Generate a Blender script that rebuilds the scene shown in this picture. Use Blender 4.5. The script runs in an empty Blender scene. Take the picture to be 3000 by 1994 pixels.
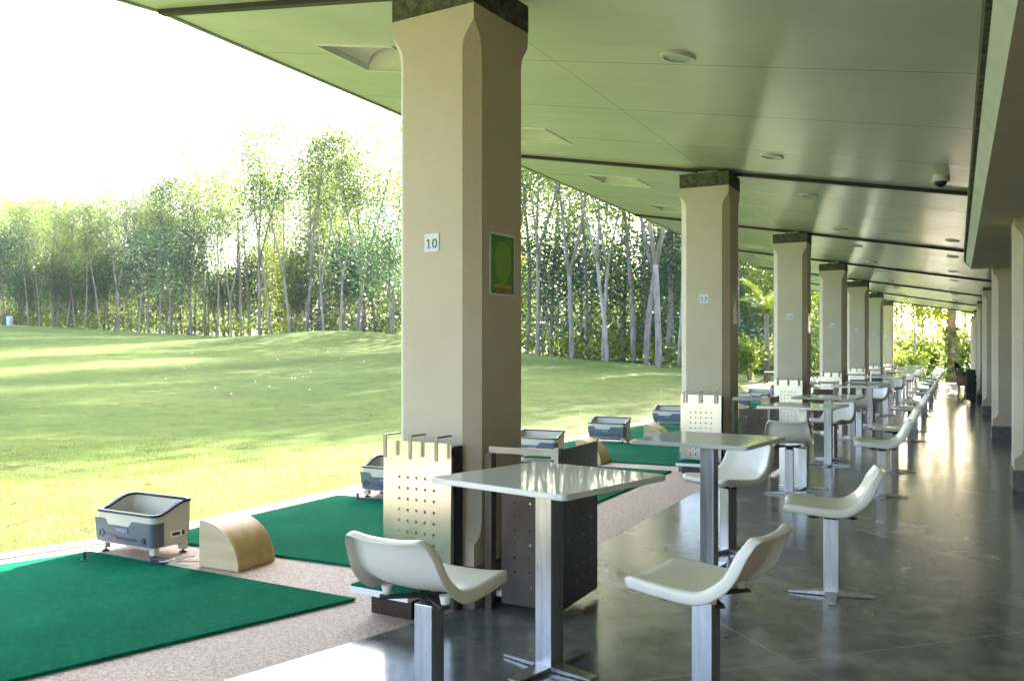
import bpy, math, random
import numpy as np
from mathutils import Vector, Matrix
PI = math.pi
random.seed(7); np.random.seed(7)
scene = bpy.context.scene
col = scene.collection
S = 5.1747            # distance between column centres
BEND = math.radians(15.7); CB, SB = math.cos(BEND), math.sin(BEND); TB = math.tan(BEND/2)
SL, Z0 = 0.174, 3.105  # soffit plane: z = Z0 - SL*x
CAM = Vector((2.286, -3.983, 1.227)); YAW = math.radians(26.594)
def near(x, y):        # frame of the bay that bends away at the first column
    return (x*CB + y*SB, -x*SB + y*CB)
def polar(t, d):       # tangent of the bearing from the view axis, distance along it
    c, s = math.cos(YAW), math.sin(YAW)
    x, y = t*d, d
    return (CAM.x + x*c - y*s, CAM.y + x*s + y*c)
def unpolar(X, Y):
    c, s = math.cos(YAW), math.sin(YAW); dx, dy = X-CAM.x, Y-CAM.y
    return dx*c + dy*s, -dx*s + dy*c

# ------------------------------------------------------------------ materials
def new_mat(name):
    m = bpy.data.materials.new(name); m.use_nodes = True
    nt = m.node_tree; b = nt.nodes['Principled BSDF']
    return m, nt, b
def N(nt, t, **kw):
    n = nt.nodes.new(t)
    for k, v in kw.items(): setattr(n, k, v)
    return n
def coords(nt, scale=(1, 1, 1), rot=(0, 0, 0)):
    tc = N(nt, 'ShaderNodeTexCoord'); mp = N(nt, 'ShaderNodeMapping')
    mp.inputs['Scale'].default_value = scale; mp.inputs['Rotation'].default_value = rot
    nt.links.new(tc.outputs['Object'], mp.inputs['Vector'])
    return mp.outputs['Vector']
def noise(nt, vec, scale, detail=4, rough=.55):
    n = N(nt, 'ShaderNodeTexNoise'); n.inputs['Scale'].default_value = scale
    n.inputs['Detail'].default_value = detail; n.inputs['Roughness'].default_value = rough
    nt.links.new(vec, n.inputs['Vector']); return n.outputs['Fac']
def ramp(nt, fac, stops):
    r = N(nt, 'ShaderNodeValToRGB'); e = r.color_ramp.elements
    while len(e) < len(stops): e.new(.5)
    for k, (p, c) in enumerate(stops):
        e[k].position = p; e[k].color = (*c, 1) if len(c) == 3 else c
    nt.links.new(fac, r.inputs['Fac']); return r.outputs['Color']
def bump(nt, b, fac, strength, dist=.01):
    n = N(nt, 'ShaderNodeBump'); n.inputs['Strength'].default_value = strength; n.inputs['Distance'].default_value = dist
    nt.links.new(fac, n.inputs['Height']); nt.links.new(n.outputs['Normal'], b.inputs['Normal'])
def math_(nt, op, a, b=None):
    n = N(nt, 'ShaderNodeMath', operation=op)
    for k, v in enumerate((a, b)):
        if v is None: continue
        if isinstance(v, (int, float)): n.inputs[k].default_value = v
        else: nt.links.new(v, n.inputs[k])
    return n.outputs[0]
def mix(nt, f, a, b):
    n = N(nt, 'ShaderNodeMix', data_type='RGBA')
    for s, v in ((0, f), (6, a), (7, b)):
        if isinstance(v, (int, float)): n.inputs[s].default_value = v
        elif isinstance(v, tuple): n.inputs[s].default_value = (*v, 1)
        else: nt.links.new(v, n.inputs[s])
    return n.outputs[2]
def noisy(name, c1, c2, scale=8, rough=.6, metal=0, bumps=0, bscale=None, stretch=(1, 1, 1), spec=.5, coat=0, rvar=0):
    m, nt, b = new_mat(name); v = coords(nt, stretch)
    f = noise(nt, v, scale)
    nt.links.new(ramp(nt, f, [(.3, c1), (.7, c2)]), b.inputs['Base Color'])
    b.inputs['Roughness'].default_value = rough; b.inputs['Metallic'].default_value = metal
    b.inputs['Specular IOR Level'].default_value = spec; b.inputs['Coat Weight'].default_value = coat
    if rvar:
        f3 = noise(nt, v, scale*1.7)
        nt.links.new(math_(nt, 'ADD', math_(nt, 'MULTIPLY', f3, rvar), rough-rvar/2), b.inputs['Roughness'])
    if bumps:
        f2 = noise(nt, v, bscale or scale*6, 5); bump(nt, b, f2, bumps)
    return m
M = {}
HAZE = .00014
M['plaster'] = noisy('beige_plaster', (.61, .51, .36), (.67, .565, .415), 2.2, .75, bumps=.35, bscale=60)
M['moss_stone'] = noisy('mossy_stone', (.035, .037, .022), (.17, .165, .10), 22, .9, bumps=.8, bscale=60)
M['grey_stone'] = noisy('grey_stone', (.10, .095, .08), (.22, .21, .18), 14, .6, bumps=.3)
M['stub'] = noisy('pale_paint', (.55, .50, .32), (.62, .56, .38), 5, .7)
M['maroon'] = noisy('maroon_timber', (.014, .006, .005), (.026, .011, .009), 9, .5)
M['white_paint'] = noisy('white_paint', (.74, .73, .68), (.80, .79, .75), 4, .5)
M['fascia'] = noisy('grey_fascia', (.28, .29, .28), (.36, .37, .36), 4, .5)
M['lintel'] = noisy('lintel_plaster', (.50, .43, .34), (.58, .50, .41), 2.5, .7, bumps=.15, bscale=50)
M['dark_wall'] = noisy('dark_interior_wall', (.075, .055, .042), (.11, .085, .065), 3, .55)
M['tan_bounce_wall'] = noisy('tan_bounce_paint', (.62, .40, .19), (.68, .45, .23), 1.5, .7)
M['lintel_edge'] = noisy('lintel_edge_paint', (.60, .62, .52), (.68, .69, .60), 4, .6)
M['steel'] = noisy('brushed_steel', (.42, .41, .40), (.62, .61, .60), 6, .30, 1, bumps=.05, bscale=60, stretch=(6, 6, .6), rvar=.16)
M['shaded_steel'] = noisy('shade_darkened_steel', (.055, .042, .032), (.095, .075, .058), 6, .36, .85, stretch=(1, 1, .5), rvar=.12)  # steel with shadow and dark reflections put into its colour
M['hook_steel'] = noisy('dull_hook_steel', (.24, .21, .165), (.34, .30, .24), 9, .38, .9)
M['plate_steel'] = noisy('satin_steel_plate', (.58, .54, .48), (.74, .70, .64), 2.2, .22, 1, stretch=(1, 1, .5), rvar=.16, bumps=.10, bscale=3)
M['dark_metal'] = noisy('black_metal', (.012, .012, .013), (.03, .03, .03), 20, .45)
M['white_plastic'] = noisy('white_plastic', (.82, .78, .67), (.86, .82, .72), 3, .28, spec=.5, coat=.3)
M['glass_white'] = noisy('white_back_painted_glass', (.66, .67, .62), (.70, .71, .66), 2, .04, spec=.6)
M['wood'] = noisy('plywood', (.50, .36, .20), (.62, .47, .28), 3, .5, stretch=(1, 8, 8), bumps=.1)
M['wood_curve'] = noisy('plywood_veneer', (.42, .27, .10), (.54, .37, .17), 3, .45, stretch=(1, 6, 6))
M['dispenser_white'] = noisy('cream_plastic', (.50, .48, .38), (.56, .54, .44), 3, .4)
M['dispenser_grey'] = noisy('blue_grey_plastic', (.060, .078, .105), (.085, .108, .14), 5, .45, bumps=.1, bscale=90)
M['dispenser_dark'] = noisy('navy_plastic', (.012, .018, .04), (.022, .03, .06), 8, .4)
M['rubber'] = noisy('black_rubber', (.012, .012, .012), (.025, .025, .025), 15, .6)
M['cable'] = noisy('grey_cable', (.38, .38, .36), (.46, .46, .44), 15, .5)
M['sign_white'] = noisy('sign_white', (.78, .78, .76), (.82, .82, .80), 6, .4)
M['sign_ink'] = noisy('sign_blue_ink', (.03, .06, .09), (.05, .09, .13), 9, .5)
M['label_blue'] = noisy('label_blue', (.02, .05, .14), (.03, .07, .18), 9, .4)
M['label_pale'] = noisy('label_pale', (.35, .45, .55), (.42, .52, .62), 9, .4)
M['wicker'] = noisy('brown_wicker', (.07, .025, .010), (.17, .065, .025), 40, .6, bumps=.8, bscale=120)
M['cushion'] = noisy('pale_cushion', (.66, .63, .55), (.72, .69, .62), 6, .9)
M['orange_leaf'] = noisy('dry_leaf', (.45, .16, .03), (.55, .25, .06), 20, .7)
M['ball'] = noisy('ball_white', (.78, .78, .78), (.82, .82, .82), 5, .35)
M['bin'] = noisy('pale_blue_bin', (.55, .65, .70), (.62, .70, .75), 5, .5)
M['boundary'] = noisy('beige_wall_render', (.50, .42, .30), (.58, .50, .38), 3, .85)
M['pole'] = noisy('grey_pole', (.3, .32, .32), (.36, .38, .38), 5, .5)

def soffit_mat():
    m, nt, b = new_mat('glossy_soffit_board'); tc = N(nt, 'ShaderNodeTexCoord'); v = tc.outputs['Object']
    sp = N(nt, 'ShaderNodeSeparateXYZ'); nt.links.new(v, sp.inputs[0])
    y = math_(nt, 'MULTIPLY', sp.outputs[1], 1/1.2937)
    fy = math_(nt, 'ABSOLUTE', math_(nt, 'SUBTRACT', math_(nt, 'FRACT', math_(nt, 'ADD', y, .5)), .5))
    ly = math_(nt, 'LESS_THAN', fy, .003)
    fx = math_(nt, 'ABSOLUTE', math_(nt, 'ADD', sp.outputs[0], .05)); lx = math_(nt, 'LESS_THAN', fx, .0035)
    line = math_(nt, 'MAXIMUM', ly, math_(nt, 'MULTIPLY', lx, .6))
    f = noise(nt, v, 1.3)
    base = ramp(nt, f, [(.3, (.55, .57, .48)), (.7, (.62, .64, .54))])
    nt.links.new(mix(nt, line, base, (.16, .17, .12)), b.inputs['Base Color'])
    mp = coords(nt, (.25, 9, 1)); f2 = noise(nt, mp, 1.6, 3)
    nt.links.new(math_(nt, 'ADD', math_(nt, 'MULTIPLY', f2, .12), .16), b.inputs['Roughness'])
    b.inputs['Specular IOR Level'].default_value = .55
    mp2 = coords(nt, (.12, 7, 1)); f3 = noise(nt, mp2, 1.5, 3); bump(nt, b, f3, .10, .02)
    return m
M['soffit'] = soffit_mat()
def floor_mat():
    m, nt, b = new_mat('polished_concrete'); tc = N(nt, 'ShaderNodeTexCoord'); v = tc.outputs['Object']
    sp = N(nt, 'ShaderNodeSeparateXYZ'); nt.links.new(v, sp.inputs[0])
    def grid(e, off, w):
        q = math_(nt, 'MULTIPLY', math_(nt, 'SUBTRACT', e, off), 1/2.9)
        return math_(nt, 'LESS_THAN', math_(nt, 'ABSOLUTE', math_(nt, 'SUBTRACT', math_(nt, 'FRACT', math_(nt, 'ADD', q, .5)), .5)), w)
    a = math_(nt, 'ADD', sp.outputs[0], sp.outputs[1]); c = math_(nt, 'SUBTRACT', sp.outputs[0], sp.outputs[1])
    line = math_(nt, 'MAXIMUM', grid(a, 1.36, .0016), grid(c, 2.04, .0016))
    f = noise(nt, v, 1.6, 7, .65); f4 = noise(nt, coords(nt, (1, 1, 1), (0, 0, .6)), 7, 6, .6)
    fm = math_(nt, 'ADD', math_(nt, 'MULTIPLY', f, .65), math_(nt, 'MULTIPLY', f4, .35))
    base = ramp(nt, fm, [(.36, (.058, .062, .058)), (.5, (.122, .126, .117)), (.64, (.245, .245, .225))])
    nt.links.new(mix(nt, line, base, (.30, .31, .28)), b.inputs['Base Color'])
    nt.links.new(math_(nt, 'ADD', math_(nt, 'MULTIPLY', fm, .26), .045), b.inputs['Roughness'])
    b.inputs['Specular IOR Level'].default_value = .6
    f5 = noise(nt, v, 5, 3); bump(nt, b, f5, .06, .02)
    return m
M['floor'] = floor_mat()
def pebble_mat():
    m, nt, b = new_mat('exposed_pebble'); v = coords(nt)
    vo = N(nt, 'ShaderNodeTexVoronoi'); vo.inputs['Scale'].default_value = 120; nt.links.new(v, vo.inputs['Vector'])
    sp = N(nt, 'ShaderNodeSeparateColor'); nt.links.new(vo.outputs['Color'], sp.inputs[0])
    c = ramp(nt, sp.outputs[0], [(0, (.26, .18, .135)), (.5, (.455, .345, .265)), (1, (.64, .53, .44))])
    f = noise(nt, v, 1.2, 5); c2 = mix(nt, math_(nt, 'MULTIPLY', f, .5), c, (.40, .29, .23))
    nt.links.new(c2, b.inputs['Base Color']); b.inputs['Roughness'].default_value = .7
    bump(nt, b, vo.outputs['Distance'], .5, .004)
    return m
M['pebble'] = pebble_mat()
M['curb'] = noisy('pale_kerb_concrete', (.55, .49, .44), (.66, .60, .55), 6, .8, bumps=.3, bscale=60)
def turf_mat():
    m, nt, b = new_mat('green_turf_carpet'); v = coords(nt)
    f = noise(nt, v, 240, 2); g = noise(nt, v, 1.8, 5)
    c = ramp(nt, f, [(.3, (.0, .055, .028)), (.7, (.001, .17, .074))])
    c2 = mix(nt, math_(nt, 'MULTIPLY', math_(nt, 'POWER', g, 2), .9), c, (.010, .24, .13))
    ms_ = noise(nt, coords(nt, (1, 1, 1)), 30, 3, .7); c2 = mix(nt, math_(nt, 'MULTIPLY', math_(nt, 'GREATER_THAN', ms_, .56), .28), c2, (.012, .25, .13)); fs_ = noise(nt, coords(nt, (14, 160, 1), (0, 0, .3)), 1.0, 3, .7); c2 = mix(nt, math_(nt, 'MULTIPLY', fs_, .35), c2, (.0, .07, .04))
    nt.links.new(c2, b.inputs['Base Color']); b.inputs['Roughness'].default_value = .85
    b.inputs['Specular IOR Level'].default_value = .02
    bump(nt, b, f, 1.0, .006)
    return m
M['turf'] = turf_mat()
def grass_mat():
    m, nt, b = new_mat('mown_grass'); v = coords(nt)
    f1 = noise(nt, v, .16, 5, .6); f2 = noise(nt, v, 2.2, 5, .65); f3 = noise(nt, v, 28, 3)
    f = math_(nt, 'ADD', math_(nt, 'MULTIPLY', f1, .45), math_(nt, 'ADD', math_(nt, 'MULTIPLY', f2, .35), math_(nt, 'MULTIPLY', f3, .2)))
    c = ramp(nt, f, [(.36, (.044, .084, .012)), (.5, (.078, .122, .020)), (.64, (.130, .165, .036))])
    f6 = noise(nt, coords(nt, (.55, 1.2, 1)), .55, 6, .7)
    worn = ramp(nt, f6, [(.60, (0, 0, 0)), (.72, (1, 1, 1))])
    sp = N(nt, 'ShaderNodeSeparateColor'); nt.links.new(worn, sp.inputs[0])
    c2 = mix(nt, math_(nt, 'MULTIPLY', sp.outputs[0], .7), c, (.13, .105, .045))
    sp2 = N(nt, 'ShaderNodeSeparateColor'); nt.links.new(ramp(nt, math_(nt, 'ADD', math_(nt, 'MULTIPLY', noise(nt, coords(nt, (2.2, 3.2, 1)), 1.4, 4, .7), .6), math_(nt, 'MULTIPLY', f6, .4)), [(.55, (0, 0, 0)), (.585, (1, 1, 1))]), sp2.inputs[0])
    c2 = mix(nt, math_(nt, 'MULTIPLY', sp2.outputs[0], .8), c2, (.060, .058, .026))
    nt.links.new(c2, b.inputs['Base Color']); b.inputs['Roughness'].default_value = .9
    b.inputs['Specular IOR Level'].default_value = .08
    ff = math_(nt, 'ADD', f3, math_(nt, 'MULTIPLY', f2, 2)); bump(nt, b, ff, .55, .05)
    return m
M['grass'] = grass_mat()
def leaf_mat(name, c1, c2, trans, tfac=.45):
    m, nt, b = new_mat(name); out = nt.nodes['Material Output']
    g = N(nt, 'ShaderNodeNewGeometry'); oi = N(nt, 'ShaderNodeObjectInfo')
    r = math_(nt, 'ADD', math_(nt, 'MULTIPLY', g.outputs['Random Per Island'], .65), math_(nt, 'MULTIPLY', oi.outputs['Random'], .35))
    nt.links.new(ramp(nt, r, [(.1, c1), (.9, c2)]), b.inputs['Base Color'])
    b.inputs['Roughness'].default_value = .5; b.inputs['Specular IOR Level'].default_value = .3
    t = N(nt, 'ShaderNodeBsdfTranslucent')
    nt.links.new(ramp(nt, r, [(.1, tuple(.7*k for k in trans)), (.9, trans)]), t.inputs['Color'])
    mx = N(nt, 'ShaderNodeMixShader'); mx.inputs[0].default_value = tfac
    nt.links.new(b.outputs[0], mx.inputs[1]); nt.links.new(t.outputs[0], mx.inputs[2])
    nt.links.new(mx.outputs[0], out.inputs['Surface']); return m
M['leaf'] = leaf_mat('rubber_tree_leaf', (.050, .098, .036), (.120, .168, .058), (.24, .34, .085))
M['leaf_dark'] = leaf_mat('dark_broad_leaf', (.015, .055, .035), (.035, .09, .05), (.08, .17, .06), .3)
M['leaf_bright'] = leaf_mat('bright_shrub_leaf', (.06, .13, .02), (.14, .20, .03), (.30, .38, .055))
M['leaf_yellow'] = leaf_mat('yellow_hanging_leaf', (.14, .18, .02), (.24, .25, .03), (.45, .50, .06))
M['blade'] = leaf_mat('grass_blade', (.042, .075, .010), (.10, .125, .024), (.15, .20, .03), .4)
M['bark_pale'] = noisy('pale_bark', (.13, .108, .085), (.30, .26, .21), 5, .85, stretch=(1, 1, .25), bumps=.5, bscale=20)
M['bark_white'] = noisy('white_bark', (.19, .165, .135), (.41, .37, .31), 5, .85, stretch=(1, 1, .25), bumps=.5, bscale=20)  # paler bark tone for the front row of trees
M['bark_dark'] = noisy('grey_brown_bark', (.12, .095, .075), (.26, .22, .18), 5, .9, stretch=(1, 1, .25), bumps=.5, bscale=20)
M['bark_orange'] = noisy('fibrous_palm_bark', (.20, .13, .08), (.36, .26, .16), 7, .9, stretch=(1, 1, 3), bumps=.8, bscale=15)
M['hill'] = noisy('forested_hill', (.03, .055, .04), (.05, .08, .05), .06, .9, bumps=.8, bscale=.3)
M['poster_green'] = noisy('poster_green', (.02, .17, .015), (.09, .30, .02), 9, .3)
M['poster_lime'] = noisy('poster_lime', (.14, .34, .02), (.20, .42, .025), 12, .3)
M['poster_yellow'] = noisy('poster_yellow', (.36, .36, .02), (.42, .40, .025), 12, .3)
M['poster_orange'] = noisy('poster_orange', (.45, .13, .01), (.5, .17, .015), 12, .3)
M['dome'] = noisy('dark_dome', (.008, .008, .01), (.015, .015, .018), 8, .08, spec=.6)
M['diffuser'] = noisy('lamp_diffuser', (.42, .50, .44), (.48, .56, .50), 8, .25)

# ------------------------------------------------------------------ mesh helpers
class MB:
    def __init__(s): s.v = []; s.f = []; s.mi = []; s.cur = 0
    def add(s, vs, fs):
        o = len(s.v); s.v += [tuple(p) for p in vs]; s.f += [tuple(i+o for i in f) for f in fs]; s.mi += [s.cur]*len(fs)
        return s
    def box(s, x0, x1, y0, y1, z0, z1, mat=None):
        vs = [(x, y, z) for z in (z0, z1) for y in (y0, y1) for x in (x0, x1)]
        if mat: vs = [mat @ Vector(p) for p in vs]
        return s.add(vs, [(0, 2, 3, 1), (4, 5, 7, 6), (0, 1, 5, 4), (2, 6, 7, 3), (0, 4, 6, 2), (1, 3, 7, 5)])
    def prism(s, poly, z0, z1, mat=None):
        n = len(poly)
        vs = [(x, y, z0) for x, y in poly] + [(x, y, z1) for x, y in poly]
        if mat: vs = [mat @ Vector(p) for p in vs]
        return s.add(vs, [tuple(range(n-1, -1, -1)), tuple(range(n, 2*n))] + [(i, (i+1) % n, n+(i+1) % n, n+i) for i in range(n)])
    def rings(s, rings, cap0=True, cap1=True):
        n = len(rings[0]); vs = [p for r in rings for p in r]; fs = []
        for k in range(len(rings)-1):
            fs += [(k*n+i, k*n+(i+1) % n, (k+1)*n+(i+1) % n, (k+1)*n+i) for i in range(n)]
        if cap0: fs.append(tuple(range(n-1, -1, -1)))
        if cap1: fs.append(tuple((len(rings)-1)*n+i for i in range(n)))
        return s.add(vs, fs)
    def tube(s, pts, radii, n=8):
        pts = [Vector(p) for p in pts]
        if not hasattr(radii, '__len__'): radii = [radii]*len(pts)
        rs = []; ref = None
        for i, p in enumerate(pts):
            t = (pts[min(i+1, len(pts)-1)] - pts[max(i-1, 0)]).normalized()
            if ref is None: ref = Vector((1, 0, 0)) if abs(t.x) < .9 else Vector((0, 1, 0))
            a = (ref - t*ref.dot(t)).normalized(); b = t.cross(a); ref = a
            rs.append([tuple(p + (a*math.cos(2*PI*k/n) + b*math.sin(2*PI*k/n))*radii[i]) for k in range(n)])
        return s.rings(rs)
    def lathe(s, prof, n=20, mat=None):
        rs = []
        for r, z in prof:
            ring = [(r*math.cos(2*PI*k/n), r*math.sin(2*PI*k/n), z) for k in range(n)]
            if mat: ring = [tuple(mat @ Vector(p)) for p in ring]
            rs.append(ring)
        return s.rings(rs)
    def build(s, name, m, parent=None, smooth=False, bevel=0, loc=None, rotz=0):
        me = bpy.data.meshes.new(name); me.from_pydata(s.v, [], s.f)
        for k in (m if isinstance(m, (list, tuple)) else [m]): me.materials.append(k if not isinstance(k, str) else M[k])
        me.polygons.foreach_set('material_index', s.mi)
        if smooth: me.polygons.foreach_set('use_smooth', [True]*len(me.polygons))
        me.update()
        if bevel:
            import bmesh
            bm = bmesh.new(); bm.from_mesh(me)
            bmesh.ops.remove_doubles(bm, verts=bm.verts, dist=1e-5)
            es = [e for e in bm.edges if len(e.link_faces) == 2 and e.calc_face_angle(0) > .6]
            bmesh.ops.bevel(bm, geom=es, offset=bevel, segments=2, affect='EDGES', profile=.6, clamp_overlap=True)
            bm.to_mesh(me); bm.free()
        o = bpy.data.objects.new(name, me); col.objects.link(o)
        if parent: o.parent = parent
        if loc: o.location = loc
        if rotz: o.rotation_euler = (0, 0, rotz)
        return o
def np_mesh(name, verts, faces, m, parent=None, smooth=False):
    me = bpy.data.meshes.new(name); nv, nf, k = len(verts), len(faces), faces.shape[1]
    me.vertices.add(nv); me.vertices.foreach_set('co', verts.astype(np.float32).ravel())
    me.loops.add(nf*k); me.loops.foreach_set('vertex_index', faces.astype(np.int32).ravel())
    me.polygons.add(nf); me.polygons.foreach_set('loop_start', np.arange(0, nf*k, k, dtype=np.int32))
    if smooth: me.polygons.foreach_set('use_smooth', np.ones(nf, bool))
    me.update(calc_edges=True); me.materials.append(M[m])
    o = bpy.data.objects.new(name, me); col.objects.link(o)
    if parent: o.parent = parent
    return o
def tag(o, label=None, cat=None, group=None, kind=None):
    if label: o['label'] = label
    if cat: o['category'] = cat
    if group: o['group'] = group
    if kind: o['kind'] = kind
    return o
def thing(name, label, cat, loc=(0, 0, 0), rotz=0, group=None):
    o = bpy.data.objects.new(name, None); col.objects.link(o); o.empty_display_size = .1
    o.location = loc; o.rotation_euler = (0, 0, rotz); return tag(o, label, cat, group)
def copy_tree(o, parent=None):
    c = o.copy(); col.objects.link(c)
    if parent: c.parent = parent
    for ch in list(o.children): copy_tree(ch, c)
    return c
class Kind:   # first placement uses the prototype itself, later ones copies of it and its parts
    def __init__(s, make): s.make = make; s.o = None
    def put(s, loc, rotz, label, cat, group):
        if s.o is None: s.o = s.make(); o = s.o
        else: o = copy_tree(s.o)
        o.location = loc; o.rotation_euler = (0, 0, rotz); tag(o, label, cat, group); return o

# ------------------------------------------------------------------ terrain
TLINE = [(-.70, 100, 4.4), (-.577, 95, 3.97), (-.346, 85, 2.7), (-.154, 75, 2.1), (.038, 55, .95), (.173, 46, .50), (.27, 40, .20), (.45, 40, .02), (.8, 40, 0)]
def tl(t):
    t = min(max(t, TLINE[0][0]), TLINE[-1][0])
    for a, b in zip(TLINE, TLINE[1:]):
        if t <= b[0]:
            f = (t-a[0])/(b[0]-a[0]); return a[1]+f*(b[1]-a[1]), a[2]+f*(b[2]-a[2])
def ground_z(X, Y):
    xc, d = unpolar(X, Y)
    z = -.07
    if X > -2.9 and Y < 33.5: return z-.02
    if d > 6:
        D, hT = tl(xc/d); f = (d-9)/(D-9); f = max(0, f); f = f*f*(3-2*f) if f < 1 else 1+.25*(f-1)
        z += (hT+.07)*min(f, 1.6)
        px, py = xc-(-10.8), d-56
        z += .85*math.exp(-(px/7.0)**2-(py/5.0)**2)
        z += .05*math.sin(X*.31+1)*math.sin(Y*.23)*min(1, (d-6)/15)
        if -4 < X: z = z*min(1, max(0, (Y-34)/8)) - .07*(1-min(1, max(0, (Y-34)/8)))
    return z
def ground():
    u = np.linspace(-1, 1, 181)
    xs = -25 + 190*np.sign(u)*np.abs(u)**1.9; ys = 25 + 190*np.sign(u)*np.abs(u)**1.9
    xs = np.concatenate([[-1500, -700], xs, [700, 1500]]); ys = np.concatenate([[-1500, -700], ys, [700, 1500]])
    n, m = len(xs), len(ys)
    v = np.array([(x, y, ground_z(x, y) if max(abs(x), abs(y)) < 400 else 1) for y in ys for x in xs])
    i = np.arange(n*m).reshape(m, n)
    f = np.stack([i[:-1, :-1], i[:-1, 1:], i[1:, 1:], i[1:, :-1]], -1).reshape(-1, 4)
    return tag(np_mesh('grass_field', v, f, 'grass', smooth=True), kind='structure')
ground()
# short blades close to the kerb
def blades():
    n = 130000
    y = np.random.rand(n)*17-5; x = -2.75-np.abs(np.random.rand(n)**1.7)*12-np.maximum(0, -y*.27)
    s = .012+.020*np.random.rand(n); a = np.random.rand(n)*2*PI; w = .0022+.002*np.random.rand(n)
    lean = (np.random.rand(n, 2)-.5)*.022
    z = np.full(n, -.075)
    dx, dy = np.cos(a)*w, np.sin(a)*w
    v = np.stack([np.stack([x-dx, y-dy, z], -1), np.stack([x+dx, y+dy, z], -1), np.stack([x+lean[:, 0], y+lean[:, 1], z+s], -1)], 1).reshape(-1, 3)
    return tag(np_mesh('grass', v, np.arange(n*3).reshape(-1, 3), 'blade'), 'short mown grass blades along the kerb of the tee line', 'grass', kind='stuff')
blades()
# hill far away on the left
def hill():
    n, m = 60, 24; vs = []
    for j in range(m):
        for i in range(n):
            t = -1.0 + .75*i/(n-1); d = 500+220*j/(m-1); X, Y = polar(t, d)
            e = math.sin(PI*j/(m-1)); prof = 1 if t < -.56 else max(0, 1-((t+.56)/.16)**2)
            h = 118*e**.8*prof*(1+.05*math.sin(t*37)+.03*math.sin(t*95+1)) + 5*e*prof*random.random()
            vs.append((X, Y, -8+h))
    fs = np.array([(j*n+i, j*n+i+1, (j+1)*n+i+1, (j+1)*n+i) for j in range(m-1) for i in range(n-1)])
    return tag(np_mesh('hill', np.array(vs), fs, 'hill', smooth=True), kind='structure')
hill()

# ------------------------------------------------------------------ slabs
YE = 33.6; NE = -6.2
def bent_poly(x0, x1, y_end=YE, y_near=-9):
    a = near(x0, y_near); b = near(x1, y_near)
    return [(x0, -TB*x0), a, b, (x1, -TB*x1), (x1, y_end), (x0, y_end)]
MB().prism(bent_poly(-2.47, .25)[::1], -.25, 0).build('pebble_strip', 'pebble')['kind'] = 'structure'
MB().prism(bent_poly(.25, 4.7), -.25, 0).build('terrace_floor', 'floor')['kind'] = 'structure'
MB().prism(bent_poly(-2.62, -2.47), -.25, .012).build('kerb', 'curb')['kind'] = 'structure'
MB().box(-14, 4.7, YE, 35.4, -.25, .004).build('garden_path', 'curb')['kind'] = 'structure'
# unseen inner wall behind the right-hand columns, added to block and bounce light
o = thing('inner_wall', '', '')
MB().prism([(4.7, -TB*4.7), near(4.7, NE), near(4.9, NE), (4.9, -TB*4.9)], 0, 2.25).build('tan_bounce_section', 'tan_bounce_wall', o)  # tan chosen to bounce warm light onto the column sides
MB().prism([(4.7, -TB*4.7), (4.9, -TB*4.9), (4.9, 31), (4.7, 31)], 0, 2.25).build('dark_section', 'dark_wall', o)  # dim interior put into the wall colour so steel and floor reflect dark
tag(o, 'unseen inner wall added behind the right-hand columns to block and bounce light', 'wall')

# ------------------------------------------------------------------ roof
roof = thing('pavilion_roof', 'long sloping pavilion roof with glossy pale soffit over the terrace', 'roof')
XL, XR = -2.56, 4.75
def zs(x): return Z0 - SL*x
def soffit_main():
    mb = MB(); xs = [XL, -1.80, -1.16, XR]
    for k in range(6):
        ys = [k*S, k*S+1.06, k*S+1.68, k*S+3.58, k*S+4.20, (k+1)*S + (.12 if k == 5 else 0)]
        for j in range(5):
            for i in range(3):
                if i == 1 and j in (1, 3): continue
                def yy(jj, x): return -TB*x if (k == 0 and jj == 0) else ys[jj]
                q = [(xs[i], yy(j, xs[i])), (xs[i], yy(j+1, xs[i])), (xs[i+1], yy(j+1, xs[i+1])), (xs[i+1], yy(j, xs[i+1]))]
                mb.add([(x, y, zs(x)) for x, y in q], [(0, 1, 2, 3)])
    return mb.build('soffit', 'soffit', roof)
soffit_main()
mb = MB(); q = [(XL, TB*XL), (XR, TB*XR), (XR, NE), (XL, NE)]
mb.add([(x, y, zs(x)) for x, y in q], [(0, 1, 2, 3)])
mb.build('soffit', 'soffit', roof, rotz=-BEND)
def slab(pl, up0, up1):
    n = len(pl); vs = [(x, y, zs(x)+up0) for x, y in pl] + [(x, y, zs(x)+up1) for x, y in pl]
    return vs, [tuple(range(n)), tuple(range(2*n-1, n-1, -1))] + [(i, n+i, n+(i+1) % n, (i+1) % n) for i in range(n)]
mb = MB(); mb.add(*slab([(XL-.03, -TB*XL), (XR, -TB*XR), (XR, 6*S+.12), (XL-.03, 6*S+.12)], .27, .42))
o = mb.build('roof_deck', 'fascia', roof)
mb = MB(); mb.add(*slab([(XL-.03, TB*XL), (XL-.03, NE), (XR, NE), (XR, TB*XR)], .27, .42))
mb.build('roof_deck', 'fascia', roof, rotz=-BEND)
for rz, y0, y1 in ((0, -TB*XL, 6*S+.12), (-BEND, NE, TB*XL)):
    z = zs(XL)
    MB().box(XL-.035, XL-.003, y0, y1, z-.012, z+.266).build('fascia', 'fascia', roof, rotz=rz)
    MB().box(XL-.075, XL-.037, y0, y1, z+.05, z+.20).build('gutter', 'white_paint', roof, rotz=rz)
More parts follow.
